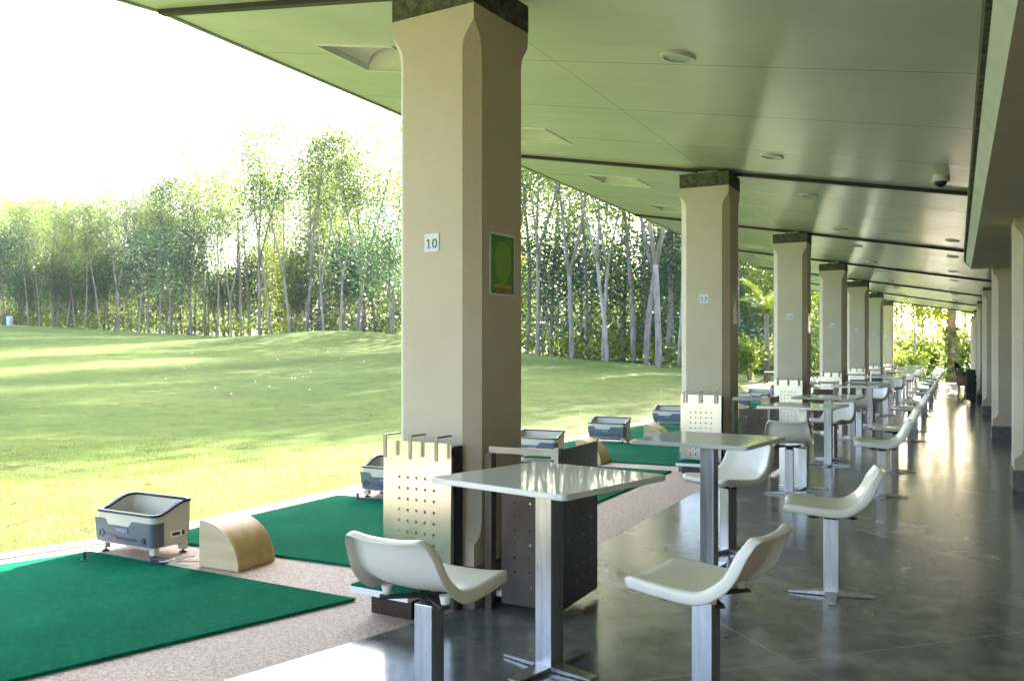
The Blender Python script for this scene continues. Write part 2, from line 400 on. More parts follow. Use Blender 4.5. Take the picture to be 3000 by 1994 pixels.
# dark beams under the soffit
def beam(y, tilt=0, x0=XL+.002, x1=2.378):
    mb = MB(); w = .026
    pl = [(x0, y-w-tilt*x0), (x1, y-w-tilt*x1), (x1, y+w-tilt*x1), (x0, y+w-tilt*x0)]
    mb.add(*slab(pl, -.034, .02)); return mb.build('beam', 'maroon', roof)
for k in range(7): beam(k*S, TB if k == 0 else 0, x1=2.378 if k < 2 else 3.0)
# near-bay lintel is out of sight; the lintel along the walkway ends over the second inner column
lt = thing('walkway_lintel', 'deep plastered lintel with mossy upper band along the walkway', 'lintel')
y0, y1 = -.9, 2*S-.13
MB().box(2.47, 3.32, y0, y1, 2.40, 2.52).build('underside', 'lintel', lt)
MB().add([(2.47, y0, 2.401), (2.47, y1, 2.401), (2.405, y1, 2.50), (2.405, y0, 2.50), (2.47, y0, 2.50), (2.47, y1, 2.50)], [(0, 1, 2, 3), (0, 3, 4), (1, 5, 2), (3, 2, 5, 4)]).build('pale_edge', 'lintel_edge', lt)
MB().box(2.382, 2.468, y0, y1, 2.502, 2.675).build('moss_band', 'moss_stone', lt)

# ------------------------------------------------------------------ columns
def column_mesh():
    h, c0 = .25, .068
    def ring(z, c, g=0):
        k = h+g
        return [(-k+c, -k, z), (k-c, -k, z), (k, -k+c, z), (k, k-c, z), (k-c, k, z), (-k+c, k, z), (-k, k-c, z), (-k, -k+c, z)]
    zc = 2.897; e = .0012
    prof = [(.20, e), (.30, e), (.315, .02), (.335, .045), (.36, .06), (.40, c0), (zc-.205, c0), (zc-.165, .060), (zc-.135, .045), (zc-.105, .022), (zc-.085, .006), (zc-.07, e), (zc, e)]
    return [ring(z, c) for z, c in prof]
def make_column():
    r = thing('column', '', '')
    MB().rings(column_mesh()).build('shaft', 'plaster', r)
    MB().box(-.262, .262, -.262, .262, 0, .199).build('plinth', 'grey_stone', r, bevel=.006)
    MB().box(-.253, .253, -.253, .253, 2.898, 3.04).build('cap', 'moss_stone', r, bevel=.004)
    MB().box(-.10, .10, -.10, .10, 3.041, 3.083).build('bearing_block', 'stub', r)
    return r
CK = Kind(make_column)
NUM = [10, 12, 14, 16, 18, 20, 22]
for k in range(7):
    CK.put((0, k*S, 0), -math.radians(5.5) if k == 0 else 0,
           f'beige chamfered column with mossy cap bearing the number {NUM[k]} sign', 'column', 'columns along the tee line')
def make_icolumn():
    r = thing('column', '', '')
    rg = [[(x*.999, y, z) for x, y, z in ring] for ring in column_mesh()]
    rg = [[(x, y, z-.40 if z > 1 else z) for x, y, z in ring] for ring in rg]
    MB().rings(rg).build('shaft', 'plaster', r)
    MB().box(-.262, .262, -.262, .262, 0, .199).build('plinth', 'grey_stone', r, bevel=.006)
    return r
IK = Kind(make_icolumn)
ordn = ['nearest', 'second', 'third', 'fourth', 'fifth', 'farthest']
for k in range(1, 7):
    o = IK.put((2.99, k*S, 0), 0, f'{ordn[k-1]} beige column with grey plinth on the right side of the walkway', 'column', 'columns along the right side of the walkway')
    if k < 3: o.scale.z = 2.398/2.497
    else:
        MB().box(-.245, .245, -.252, .252, 2.498, 2.56).build('cap', 'moss_stone', o)

# number signs
def stroke(mb, pts, w, t, z0, z1):
    for (x0, y0), (x1, y1) in zip(pts, pts[1:]):
        hw, ht = w/2, t/2
        c = [(x0+sx*hw, y0+sy*ht) for sx in (-1, 1) for sy in (-1, 1)] + [(x1+sx*hw, y1+sy*ht) for sx in (-1, 1) for sy in (-1, 1)]
        c = sorted(set((round(a, 5), round(b, 5)) for a, b in c)); lo = []; hi = []
        def cr(o, a, b): return (a[0]-o[0])*(b[1]-o[1])-(a[1]-o[1])*(b[0]-o[0])
        for p in c:
            while len(lo) > 1 and cr(lo[-2], lo[-1], p) <= 0: lo.pop()
            lo.append(p)
        for p in reversed(c):
            while len(hi) > 1 and cr(hi[-2], hi[-1], p) <= 0: hi.pop()
            hi.append(p)
        mb.prism(lo[:-1]+hi[:-1], z0, z1)
def arc(cx, cy, rx, ry, a0, a1, n=10): return [(cx+rx*math.cos(math.radians(a0+(a1-a0)*i/n)), cy+ry*math.sin(math.radians(a0+(a1-a0)*i/n))) for i in range(n+1)]
DIG = {'0': [arc(.5, .75, .38, .70, 0, 360, 20)],
 '1': [[(.5, 0.06), (.5, 1.45)], [(.22, .04), (.78, .04)], [(.5, 1.45), (.25, 1.2)]],
 '2': [arc(.5, 1.05, .36, .40, 160, -30, 12)+[(.12, .05)], [(.12, .05), (.88, .05)]],
 '4': [[(.62, .02), (.62, 1.46)], [(.62, 1.46), (.08, .42)], [(.08, .42), (.95, .42)]],
 '6': [arc(.5, .45, .36, .41, 0, 360, 16), arc(.74, .60, .60, .86, 105, 185, 8)],
 '8': [arc(.5, 1.1, .30, .35, 0, 360, 14), arc(.5, .42, .36, .39, 0, 360, 14)]}
def digits(txt, h):
    mb = MB(); s = h/1.5
    for i, ch in enumerate(txt):
        ox = (i-len(txt)/2)*1.18
        for pl in DIG[ch]: stroke(mb, [((x+ox)*s, (y-.75)*s) for x, y in pl], .2*s, .09*s, 0, .0015)
    return mb
for k in range(7):
    sg = thing('number_sign', f'small white square sign reading {NUM[k]} on its column', 'sign', (0, k*S, 1.764), -math.radians(5.5) if k == 0 else 0, 'number signs on the columns')
    MB().box(-.044, .044, -.2545, -.2495, -.044, .044).build('sign_plate', 'sign_white', sg)
    d = digits(str(NUM[k]), .046).build('numerals', 'sign_ink', sg); d.rotation_euler = (PI/2, 0, 0); d.location = (.004, -.2548, -.005)
# posters on the walkway face of the first columns
def poster(k):
    ps = thing('poster', f'green poster with white border on the walkway face of column {NUM[k]}', 'poster', (0, k*S, 1.662), -math.radians(5.5) if k == 0 else 0, 'posters on the columns')
    X = .2495
    def flat(name, poly, dx, m): 
        mb = MB(); n = len(poly); vs = [(X, y, z) for y, z in poly]+[(X+dx, y, z) for y, z in poly]
        mb.add(vs, [tuple(range(n-1, -1, -1)), tuple(range(n, 2*n))]+[(i, (i+1) % n, n+(i+1) % n, n+i) for i in range(n)])
        return mb.build(name, m, ps)
    flat('border', [(-.115, -.155), (.115, -.155), (.115, .155), (-.115, .155)], .003, 'sign_white')
    flat('printed_sheet', [(-.105, -.145), (.105, -.145), (.105, .145), (-.105, .145)], .0045, 'poster_green')
    flat('lime_shape', [(.078*math.cos(a), .01+.105*math.sin(a)) for a in [2*PI*i/40 for i in range(40)]], .0055, 'poster_lime')
    flat('yellow_shape', [(-.085, -.118), (.085, -.118), (.075, -.100), (0, -.094), (-.075, -.100)], .0065, 'poster_yellow')
    flat('orange_band', [(-.06, -.139), (.07, -.139), (.07, -.123), (-.06, -.123)], .0065, 'poster_orange')
for k in range(3): poster(k)

# ------------------------------------------------------------------ ceiling fittings
TILT = math.atan(SL)
def make_downlight():
    r = thing('ceiling_light', '', '')
    def ring(r0, r1, z0, z1, n=28):
        mb = MB(); pr = [(r0, z0), (r1, z0), (r1, z1), (r0, z1)]
        rs = [[(a*math.cos(2*PI*k/n), a*math.sin(2*PI*k/n), z) for k in range(n)] for a, z in pr+[pr[0]]]
        return mb.rings(rs, False, False)
    ring(.082, .106, -.016, .001).build('trim_ring', 'white_paint', r, smooth=False)
    MB().lathe([(.0, -.006), (.0815, -.006), (.0815, .0005), (0, .0005)], 28).build('lens', 'diffuser', r)
    return r
DK = Kind(make_downlight)
wh = ['just past', 'just before']
for k in range(6):
    for j, dy in enumerate((1.12, 4.08)):
        if k == 5 and j: continue
        c = NUM[k] if j == 0 else NUM[k+1]; y = k*S+dy
        if y < 0: continue
        o = DK.put((.82, y, zs(.82)-.0005), 0, f'round ceiling light {wh[j]} column {c}, mid soffit', 'ceiling light', 'round ceiling lights')
        o.rotation_euler = (0, TILT, 0)
        if y > 8:
            o = DK.put((2.24, y, zs(2.24)-.0005), 0, f'round ceiling light {wh[j]} column {c}, beside the right-hand columns', 'ceiling light', 'round ceiling lights')
            o.rotation_euler = (0, TILT, 0); o.scale = (.8, .8, 1)
def make_trough():
    r = thing('ceiling_light', '', '')
    a, b, h = .32, .31, .20
    vs = [(-a, -b, 0), (a, -b, 0), (a, b, 0), (-a, b, 0), (-a, -b, h), (a, -b, h), (a, b, h), (-a, b, h)]
    MB().add(vs, [(0, 1, 5, 4), (1, 2, 6, 5), (2, 3, 7, 6), (3, 0, 4, 7), (4, 5, 6, 7)]).build('housing', 'white_paint', r)
    mb = MB(); t = .018
    for x0, x1, y0, y1 in ((-a-t, a+t, -b-t, -b), (-a-t, a+t, b, b+t), (-a-t, -a, -b, b), (a, a+t, -b, b)): mb.box(x0, x1, y0, y1, -.010, .003)
    mb.build('trim_frame', 'white_paint', r)
    mb = MB(); pts = [(-a+.01+.20*(1-math.cos(q)), .03+.14*math.sin(q)) for q in [PI/2*i/8 for i in range(9)]]
    vs = [(x, y, z) for y in (-b+.02, b-.02) for x, z in pts]; n = len(pts)
    mb.add(vs, [(i, i+1, n+i+1, n+i) for i in range(n-1)]).build('reflector', 'white_paint', r, smooth=True)
    MB().tube([(.1, -b+.03, .13), (.1, b-.03, .13)], .016, 10).build('lamp_tube', 'diffuser', r, smooth=True)
    return r
TK = Kind(make_trough)
for k in range(6):
    for j, dy in enumerate((1.37, 3.89)):
        c = NUM[k] if j == 0 else NUM[k+1]
        o = TK.put((-1.48, k*S+dy, zs(-1.48)), 0, f'square recessed ceiling light {wh[j]} column {c} near the eave', 'ceiling light', 'square recessed ceiling lights')
        o.rotation_euler = (0, TILT, 0)
        for ch in o.children: ch.scale = (1/math.cos(TILT)*.998, 1, 1)
cam_ = thing('security_camera', 'dark dome security camera hanging from the soffit', 'security camera', (2.17, 4.43, zs(2.17)-.001), 0)
cam_.rotation_euler = (0, TILT*.3, 0)
MB().lathe([(0, .04), (.062, .04), (.066, .0), (.070, -.035), (.062, -.052), (0, -.052)], 24).build('housing', 'cushion', cam_, smooth=False)
MB().lathe([(.05, -.0525)]+[(.05*math.cos(q), -.0525-.045*math.sin(q)) for q in [PI/2*i/7 for i in range(1, 7)]]+[(.001, -.098)], 20).build('dome', 'dome', cam_, smooth=True)

# ------------------------------------------------------------------ turf mats, tees, dispensers, boxes
def mat(poly, label):
    o = MB().prism(poly, .003, .016).build('turf_mat', ['turf'])
    return tag(o, label, 'turf mat', 'green turf mats')
mat([(-2.43, -.30), near(-2.42, -3.2), near(-.36, -3.2), (-.36, -.42)], 'largest green turf mat in the left foreground, in front of the wedge shaped wooden box')
def place_bay(k):
    a, b = (k-0)*S, k*S
    c = NUM[k]; nx = NUM[k+1] if k < 6 else None
    xl, xr = -2.40, -.31
    mat([(xl, b+.13), (xr, b+.13), (xr, b+2.07), (xl, b+2.07)], f'green turf mat just past column {c}')
    if nx: mat([(xl, b+2.55), (xr, b+2.55), (xr, b+4.84), (xl, b+4.84)], f'green turf mat just before column {nx}')
for k in range(7): place_bay(k)
def make_tee():
    r = thing('rubber_tee', '', '')
    MB().lathe([(.0, 0), (.024, 0), (.022, .004), (.010, .008), (.0, .008)], 14).build('base', 'rubber', r)
    MB().lathe([(.0095, .008), (.0085, .030), (.0095, .042), (.012, .046), (.007, .046), (.006, .02)], 12).build('stem', 'rubber', r)
    return r
TE = Kind(make_tee)
TE.put((-2.26, -.47, .016), 0, 'black rubber tee on the foreground turf mat', 'golf tee', 'rubber tees')
for k in range(6):
    TE.put((-2.12, k*S+1.98, .016), 0, f'black rubber tee on the mat just past column {NUM[k]}', 'golf tee', 'rubber tees')
    TE.put((-2.12, k*S+4.72, .016), 0, f'black rubber tee on the mat just before column {NUM[k+1]}', 'golf tee', 'rubber tees')

def text_mesh(txt, size):
    cu = bpy.data.curves.new('t', 'FONT'); cu.body = txt; cu.size = size; cu.align_x = 'CENTER'; cu.align_y = 'CENTER'; cu.extrude = .0006
    ob = bpy.data.objects.new('t', cu); col.objects.link(ob)
    dg = bpy.context.evaluated_depsgraph_get(); me = bpy.data.meshes.new_from_object(ob.evaluated_get(dg))
    bpy.data.objects.remove(ob); return me
def rrect(x0, x1, y0, y1, r, n=4):
    p = []
    for cx, cy, a0 in ((x1-r, y1-r, 0), (x0+r, y1-r, 90), (x0+r, y0+r, 180), (x1-r, y0+r, 270)):
        p += [(cx+r*math.cos(math.radians(a0+90*i/n)), cy+r*math.sin(math.radians(a0+90*i/n))) for i in range(n+1)]
    return p
def make_dispenser():
    r = thing('ball_dispenser', '', '')
    W, D, rr = .262, .145, .04
    def ztop(y):   # rim dips at the front, rises in an S curve to the back
        f = min(1, max(0, (y+.11)/.20)); f = f*f*(3-2*f); return .255+.065*f
    n = 5
    def loop(off, zf, zoff=0):
        pl = rrect(-W+off, W-off, -D+off, D-off, rr-off*.6, n)
        out = []   # refine the sides so that the S curve shows
        for i, p in enumerate(pl):
            q = pl[(i+1) % len(pl)]; L = math.dist(p, q); m = max(1, int(L/.03)) if abs(p[1]-q[1]) > .05 else 1
            out += [(p[0]+(q[0]-p[0])*j/m, p[1]+(q[1]-p[1])*j/m) for j in range(m)]
        return [(x, y, (zf if zf is not None else ztop(y))+zoff) for x, y in out]
    bt = .062
    # tapered body: narrower at the foot
    def taper(l, s): return [(x*s, y*s, z) for x, y, z in l]
    MB().rings([taper(loop(0, bt), .93), loop(0, .16), loop(0, None), loop(.012, None), taper(loop(.014, .13), .97)], True, True).build('hopper', 'dispenser_white', r, smooth=False)
    mb = MB()
    mb.rings([loop(-.007, None, -.006), loop(-.007, None, .009), loop(.017, None, .009), loop(.017, None, -.006), loop(-.007, None, -.006)], False, False)
    mb.build('rim', 'dispenser_dark', r)
    MB().box(-.20, .16, -.03, .09, .131, .150).build('ball_tray', 'rubber', r)
    # grey lower shell wrapping the front, with a notched upper line
    up = [(-W-.004, .215), (-.175, .212), (-.150, .178), (.045, .178), (.075, .212), (W-.03, .212)]
    mb = MB(); y = -D-.004
    pl = up + [(W-.03, .072), (-W-.004+.02, .072)]
    m = len(pl); vs = [(x, y, z) for x, z in pl]+[(x*.985, y+.012, z) for x, z in pl]
    mb.add(vs, [tuple(range(m)), tuple(range(2*m-1, m-1, -1))]+[(i, m+i, m+(i+1) % m, (i+1) % m) for i in range(m)])
    c = [(W-.03+.034*math.sin(q), -D-.004+.034*(1-math.cos(q))) for q in [PI/2*i/6 for i in range(7)]]+[(W+.004, -D+.075)]
    vs = [(x, yy, z) for z in (.072, .212) for x, yy in c]+[(x-.012, yy+.008, z) for z in (.072, .212) for x, yy in c]; L = len(c)
    mb.add(vs, [(i, i+1, L+i+1, L+i) for i in range(L-1)]+[(L+i, L+i+1, 3*L+i+1, 3*L+i) for i in range(L-1)]+[(L-1, 3*L-1, 4*L-1, 2*L-1)])
    mb.build('front_shell', 'dispenser_grey', r)
    yl = -D-.0045
    e = MB().prism(rrect(-.075, .045, .138, .170, .004), 0, .002); o = e.build('name_badge', 'label_blue', r); o.rotation_euler = (PI/2, 0, 0); o.location = (0, yl, 0)
    me = text_mesh('EAGLE', .030); me.materials.append(M['label_pale'])
    o2 = bpy.data.objects.new('badge_lettering', me); col.objects.link(o2); o2.parent = o; o2.location = (-.015, .154, .0026); o2.scale = (1.15, 1, 1)
    def ringm(cx, cz, r0, r1, nn=18):
        mb = MB(); rs = [[(cx+a*math.cos(2*PI*k/nn), cz+a*math.sin(2*PI*k/nn), z) for k in range(nn)] for a, z in ((r0, 0), (r0, .003), (r1, .003), (r1, 0))]
        return mb.rings(rs, False, False)
    o = ringm(-.20, .122, .012, .026).build('emblem', 'dispenser_dark', r); o.rotation_euler = (PI/2, 0, 0); o.location = (0, yl, 0)
    mb = MB(); mb.prism([(-.172, .116), (-.08, .110), (-.02, .098), (-.08, .119)], 0, .0015); mb.prism([(-.174, .127), (-.118, .123), (-.118, .127), (-.174, .131)], 0, .0015)
    for i in range(11): mb.prism([(-.070+i*.018, .097), (-.058+i*.018, .097), (-.056+i*.018, .113-.002*(i % 3)), (-.068+i*.018, .113)], 0, .0015)
    mb.prism([(-.14, .088), (-.115, .088), (-.115, .093), (-.14, .093)], 0, .0015)
    o = mb.build('printed_motif', 'dispenser_dark', r); o.rotation_euler = (PI/2, 0, 0); o.location = (0, yl, 0)
    o = MB().lathe([(0, 0), (.019, 0), (.017, .006), (0, .006)], 16).build('knob', 'dispenser_dark', r); o.rotation_euler = (PI/2, 0, 0); o.location = (.185, yl, .106)
    mb = MB(); mb.box(W-.001, W+.004, -.02, .085, .115, .150); mb.build('side_sticker', 'sign_white', r)
    mb = MB(); mb.box(W+.0035, W+.0055, -.012, .045, .122, .142); mb.box(W+.0035, W+.007, .06, .078, .118, .148); mb.build('switch', 'dispenser_dark', r)
    for sx in (-1, 1):
        for sy in (-1, 1):
            x, y = sx*.222, sy*.105
            l = MB().prism([(x-.022, y-.018), (x+.022, y-.018), (x+.022, y+.018), (x-.022, y+.018)], .022, .064).build('leg', 'dispenser_white', r)
            MB().lathe([(0, 0), (.022, 0), (.022, .009), (.007, .012), (.007, .023), (0, .023)], 14, Matrix.Translation((x, y, 0))).build('levelling_foot', 'rubber', l)
    return r
DP = Kind(make_dispenser)
DP.put((-2.185, -.11, 0), -.05, 'cream and grey ball dispenser beside the foreground mat, its cable loose', 'ball dispenser', 'golf ball dispensers')
for k in range(6):
    if k > 0: DP.put((-1.96, k*S+.02, 0), 0, f'cream and grey ball dispenser level with column {NUM[k]}', 'ball dispenser', 'golf ball dispensers')
    DP.put((-1.955, k*S+2.30, 0), 0, f'cream and grey ball dispenser midway between columns {NUM[k]} and {NUM[k+1]}', 'ball dispenser', 'golf ball dispensers')
def make_qbox():
    r = thing('wooden_box', '', '')
    R_, d = .265, .15
    arcp = [(R_*1.1*math.sin(q), .02+R_*math.cos(q)*.93) for q in [PI/2*i/14 for i in range(15)]]
    prof = arcp + [(R_*1.1, 0.004), (0, 0.004)]
    m = len(prof)
    for nm, yy0, yy1, mm in (('side_panel', -d, -d+.012, 'wood'), ('side_panel', d-.012, d, 'wood')):
        vs = [(x, yy0, z) for x, z in prof]+[(x, yy1, z) for x, z in prof]
        MB().add(vs, [tuple(range(m)), tuple(range(2*m-1, m-1, -1))]+[(i, m+i, m+(i+1) % m, (i+1) % m) for i in range(m)]).build(nm, mm, r)
    a2 = [(x*.995, z*.996) for x, z in arcp]+[(R_*1.095, .005)]
    vs = [(x, yy, z) for yy in (-d+.0122, d-.0122) for x, z in a2]; L = len(a2)
    MB().add(vs, [(i, i+1, L+i+1, L+i) for i in range(L-1)]).build('curved_cover', 'wood_curve', r, smooth=True)
    MB().box(.001, .012, -d+.0122, d-.0122, .005, .264).build('back_panel', 'wood', r)
    return r
QB = Kind(make_qbox)
QB.put((-1.58, -.10, 0), 0, 'wooden quarter round box beside the foreground mat', 'wooden box', 'quarter round wooden boxes')
for k in range(6):
    if k > 0: QB.put((-1.45, k*S+.02, 0), 0, f'wooden quarter round box level with column {NUM[k]}', 'wooden box', 'quarter round wooden boxes')
    QB.put((-1.42, k*S+2.30, 0), 0, f'wooden quarter round box midway between columns {NUM[k]} and {NUM[k+1]}', 'wooden box', 'quarter round wooden boxes')
ad = thing('power_adapter', 'black power adapter with loops of grey cable by the wooden box', 'power adapter', (-1.80, -.335, .016))
MB().prism(rrect(-.05, .05, -.03, .03, .012), 0, .028).build('adapter_block', 'rubber', ad, bevel=.004)
random.seed(3)
for j in range(3):
    pts = []
    for i in range(26):
        q = i/39; a = q*2*PI*1.3+j*1.7
        pts.append((.03+.26*q+.055*math.cos(a)-.04*j*q, .02+.06*math.sin(a)+.03*j*q+(.08*q*q), .007+.006*j+.02*math.exp(-((q-.4)/.15)**2)))
    MB().tube(pts, .004, 6).build('cable', 'cable', ad, smooth=True)

# ------------------------------------------------------------------ bag racks
def holed(mb, x0, x1, z0, z1, nx, nz, px0, px1, pz0, pz1, rad, y=0, th=.004):
    """steel sheet in the xz plane with nx by nz punched round holes (real openings)"""
    gx = [px0+(px1-px0)*i/(nx-1) for i in range(nx)]; gz = [pz0+(pz1-pz0)*i/(nz-1) for i in range(nz)]
    cx = (gx[1]-gx[0])/2; cz = (gz[1]-gz[0])/2
    X0, X1, Z0_, Z1_ = gx[0]-cx, gx[-1]+cx, gz[0]-cz, gz[-1]+cz
    n = 8
    for yy in (y-th/2, y+th/2):
        fl = yy > y
        def face(pts): mb.add(pts, [tuple(range(len(pts))) if not fl else tuple(range(len(pts)-1, -1, -1))])
        for a, b, c, d in ((x0, x1, z0, Z0_), (x0, x1, Z1_, z1), (x0, X0, Z0_, Z1_), (X1, x1, Z0_, Z1_)):
            face([(a, yy, c), (b, yy, c), (b, yy, d), (a, yy, d)])
        for ax in gx:
            for az in gz:
                sq = []
                for i in range(n):
                    q = 2*PI*i/n; u, w = math.cos(q), math.sin(q); s = 1/max(abs(u), abs(w))
                    sq.append((ax+u*s*cx, yy, az+w*s*cz))
                ci = [(ax+rad*math.cos(2*PI*i/n), yy, az+rad*math.sin(2*PI*i/n)) for i in range(n)]
                mb.add(sq+ci, [((i, (i+1) % n, n+(i+1) % n, n+i) if not fl else (n+i, n+(i+1) % n, (i+1) % n, i)) for i in range(n)])
    for ax in gx:
        for az in gz:
            a = [(ax+rad*math.cos(2*PI*i/n), y-th/2, az+rad*math.sin(2*PI*i/n)) for i in range(n)]
            b = [(p[0], y+th/2, p[2]) for p in a]
            mb.add(a+b, [(i, (i+1) % n, n+(i+1) % n, n+i) for i in range(n)])
    a = [(x0, y-th/2, z0), (x1, y-th/2, z0), (x1, y-th/2, z1), (x0, y-th/2, z1)]; b = [(p[0], y+th/2, p[2]) for p in a]
    mb.add(a+b, [(i, 4+i, 4+(i+1) % 4, (i+1) % 4) for i in range(4)])
def make_rack():   # front board facing -y, origin on the floor under the board
    r = thing('bag_rack', '', '')
    mb = MB(); holed(mb, -.205, .205, .13, .795, 5, 9, -.105, .105, .20, .62, .0075)
    bd = mb.build('perforated_board', 'plate_steel', r); bd.rotation_euler = (-math.radians(.6), 0, 0); bd.location = (0, -.008, 0)
    for x in (-.155, 0, .155):
        h = MB().box(x-.010, x+.010, -.048, .06, .822, .829)
        h.box(x-.010, x+.010, -.054, -.0485, .715, .829).build('hook', 'hook_steel', r)
    mb = MB(); mb.box(-.205, -.185, .045, .09, .0, .78); mb.box(.185, .205, .045, .09, .0, .78); mb.box(-.1849, .1849, .05, .085, .73, .77)
    mb.build('rear_frame', 'dark_metal', r)
    sh = MB().box(-.18, .16, -.27, -.005, .108, .138).build('shelf', 'white_paint', r)
    MB().box(-.178, .158, -.268, -.007, .1382, .147).build('shelf_carpet', 'turf', sh)
    MB().box(-.13, .11, -.18, -.06, .0, .1078).build('shelf_base', 'shaded_steel', r)
    return r
RK = Kind(make_rack)
def make_siderack():  # open frame standing off the walkway face of a column, origin at the column centre
    r = thing('bag_rack', '', '')
    mb = MB(); holed(mb, -.23, .23, .03, .775, 4, 9, -.14, .14, .13, .68, .0062)
    p = mb.build('perforated_board', 'shaded_steel', r); p.rotation_euler = (0, 0, PI/2); p.location = (.655, .01, 0)
    mb = MB(); holed(mb, -.15, .15, .03, .66, 3, 8, -.08, .08, .12, .58, .0062)
    p = mb.build('side_panel', 'shaded_steel', r); p.location = (.495, -.215, 0)
    MB().box(.285, .645, -.235, -.215, .745, .775).build('top_rail', 'hook_steel', r)
    MB().box(.275, .31, -.255, -.205, .0, .744).build('post', 'shaded_steel', r)
    MB().box(.63, .652, -.245, -.22, .0, .782).build('edge_post', 'hook_steel', r)
    sh = MB().box(.30, .62, -.20, .16, .055, .08).build('shelf', 'white_paint', r)
    return r
SK = Kind(make_siderack)
for k in range(7):
    rz = -math.radians(5.5) if k == 0 else 0
    x, y = (.0, -.37)
    RK.put((x*math.cos(rz)-y*math.sin(rz), k*S+x*math.sin(rz)+y*math.cos(rz), 0), rz, f'satin steel perforated golf bag board with three hooks standing before column {NUM[k]}', 'bag rack', 'bag boards before the columns')
    SK.put((0, k*S, 0), 0, f'dark perforated golf bag frame on the walkway side of column {NUM[k]}', 'bag rack', 'bag frames beside the columns')

# ------------------------------------------------------------------ tables and chairs
def cross_foot(mb, L, w0, w1, h, up=0):
    for q in range(4):
        m = Matrix.Rotation(q*PI/2, 4, 'Z')
        a = .036
        vs = [(a, -w0, .004), (L, -w1, .004), (L, w1, .004), (a, w0, .004), (a, -w0, h+up), (L, -w1, h), (L, w1, h), (a, w0, h+up)]
        mb.add([tuple(m @ Vector(p)) for p in vs], [(0, 3, 2, 1), (4, 5, 6, 7), (0, 1, 5, 4), (1, 2, 6, 5), (2, 3, 7, 6), (3, 0, 4, 7)])
def make_table():
    r = thing('table', '', '')
    t = MB().prism(rrect(-.33, .33, -.33, .33, .022, 5), .722, .745).build('table_top', 'glass_white', r, bevel=.005)
    MB().box(-.039, .039, -.039, .039, .0, .7215).build('pedestal', 'steel', r, bevel=.003)
    mb = MB(); cross_foot(mb, .215, .038, .026, .012, .008); mb.build('cross_foot', 'steel', r)
    return r
TB_ = Kind(make_table)
def seat_shell():
    prof = [(.222, .451), (.214, .460), (.198, .464), (.16, .462), (.10, .456), (.04, .449), (-.02, .446), (-.07, .450), (-.11, .464), (-.142, .489), (-.166, .523), (-.184, .563), (-.198, .603), (-.209, .637), (-.215, .653), (-.222, .659)]
    prof = [(y, z if z < .465 else .465+(z-.465)*.90) for y, z in prof]
    hw = [.150, .167, .176, .181, .183, .184, .184, .184, .183, .181, .178, .174, .169, .162, .152, .138]
    nu = 17; vs = []; nv = len(prof); nr = []
    for j, (y, z) in enumerate(prof):
        p, q = prof[max(j-1, 0)], prof[min(j+1, nv-1)]
        t = Vector((q[0]-p[0], q[1]-p[1])).normalized(); n = Vector((t.y, -t.x))     # (y, z) normal towards the sitter
        nr.append(n)
        for i in range(nu):
            u = -1+2*i/(nu-1); au = abs(u)
            lift = (.014 if j < 8 else .026)*au**2.4 * (1 if 1 < j < 13 else .5)
            vs.append((u*hw[j], y+n.x*lift, z+n.y*lift))
    fs = [(j*nu+i, (j+1)*nu+i, (j+1)*nu+i+1, j*nu+i+1) for j in range(nv-1) for i in range(nu-1)]
    # rim turned away from the sitter all round
    loop = [(j, nu-1) for j in range(nv)] + [(nv-1, i) for i in range(nu-2, -1, -1)] + [(j, 0) for j in range(nv-2, -1, -1)] + [(0, i) for i in range(1, nu-1)]
    prev = [j*nu+i for j, i in loop]
    for out, dn in ((.005, .006), (.007, .020), (.006, .042)):
        base = len(vs)
        for j, i in loop:
            p = vs[j*nu+i]; n = nr[j]; t = Vector((n.y, -n.x))*-1     # tangent towards the back
            sx = 1 if i == nu-1 else (-1 if i == 0 else 0); st = 1 if j == nv-1 else (-1 if j == 0 else 0)
            if j > 12: n = Vector((.95, .31)); dn_ = dn*.85
            else: dn_ = dn*(.8 if j < 2 else 1)
            vs.append((p[0]+sx*out, p[1]-n.x*dn_+t.x*st*out, p[2]-n.y*dn_+t.y*st*out))
        m = len(loop)
        for k in range(m): fs.append((prev[k], prev[(k+1) % m], base+(k+1) % m, base+k))
        prev = [base+k for k in range(m)]
    me = bpy.data.meshes.new('seat_shell'); me.from_pydata(vs, [], fs); me.materials.append(M['white_plastic'])
    me.polygons.foreach_set('use_smooth', [True]*len(me.polygons)); me.update()
    o = bpy.data.objects.new('seat_shell', me); col.objects.link(o)
    s = o.modifiers.new('thick', 'SOLIDIFY'); s.thickness = .005; s.offset = 0
    b = o.modifiers.new('smooth', 'SUBSURF'); b.levels = 1; b.render_levels = 1
    dg = bpy.context.evaluated_depsgraph_get(); me2 = bpy.data.meshes.new_from_object(o.evaluated_get(dg))
    o.modifiers.clear(); o.data = me2
    return o
def make_chair():
    r = thing('chair', '', '')
    s = seat_shell(); s.parent = r
    for x in (-.12, .12):
        for y in (-.075, .10): MB().lathe([(.0, .418), (.014, .418), (.020, .446), (0, .446)], 12, Matrix.Translation((x, y, 0))).build('mounting_lug', 'white_plastic', s)
    mb = MB()
    for q in (math.atan2(.10, .12), math.atan2(-.085, .12)):
        m = Matrix.Rotation(q, 4, 'Z'); mb.box(-.165, .165, -.016, .016, .408 if q > 0 else .4065, .4175 if q > 0 else .416, m)
    mb.lathe([(0, .385), (.03, .385), (.034, .407), (0, .407)], 16)
    mb.build('swivel_bracket', 'dark_metal', r)
    MB().box(-.036, .036, -.036, .036, .0, .388).build('pedestal', 'steel', r, bevel=.003)
    mb = MB(); cross_foot(mb, .205, .030, .018, .010, .014); mb.build('cross_foot', 'steel', r)
    return r
CH = Kind(make_chair)
jit = random.Random(5)
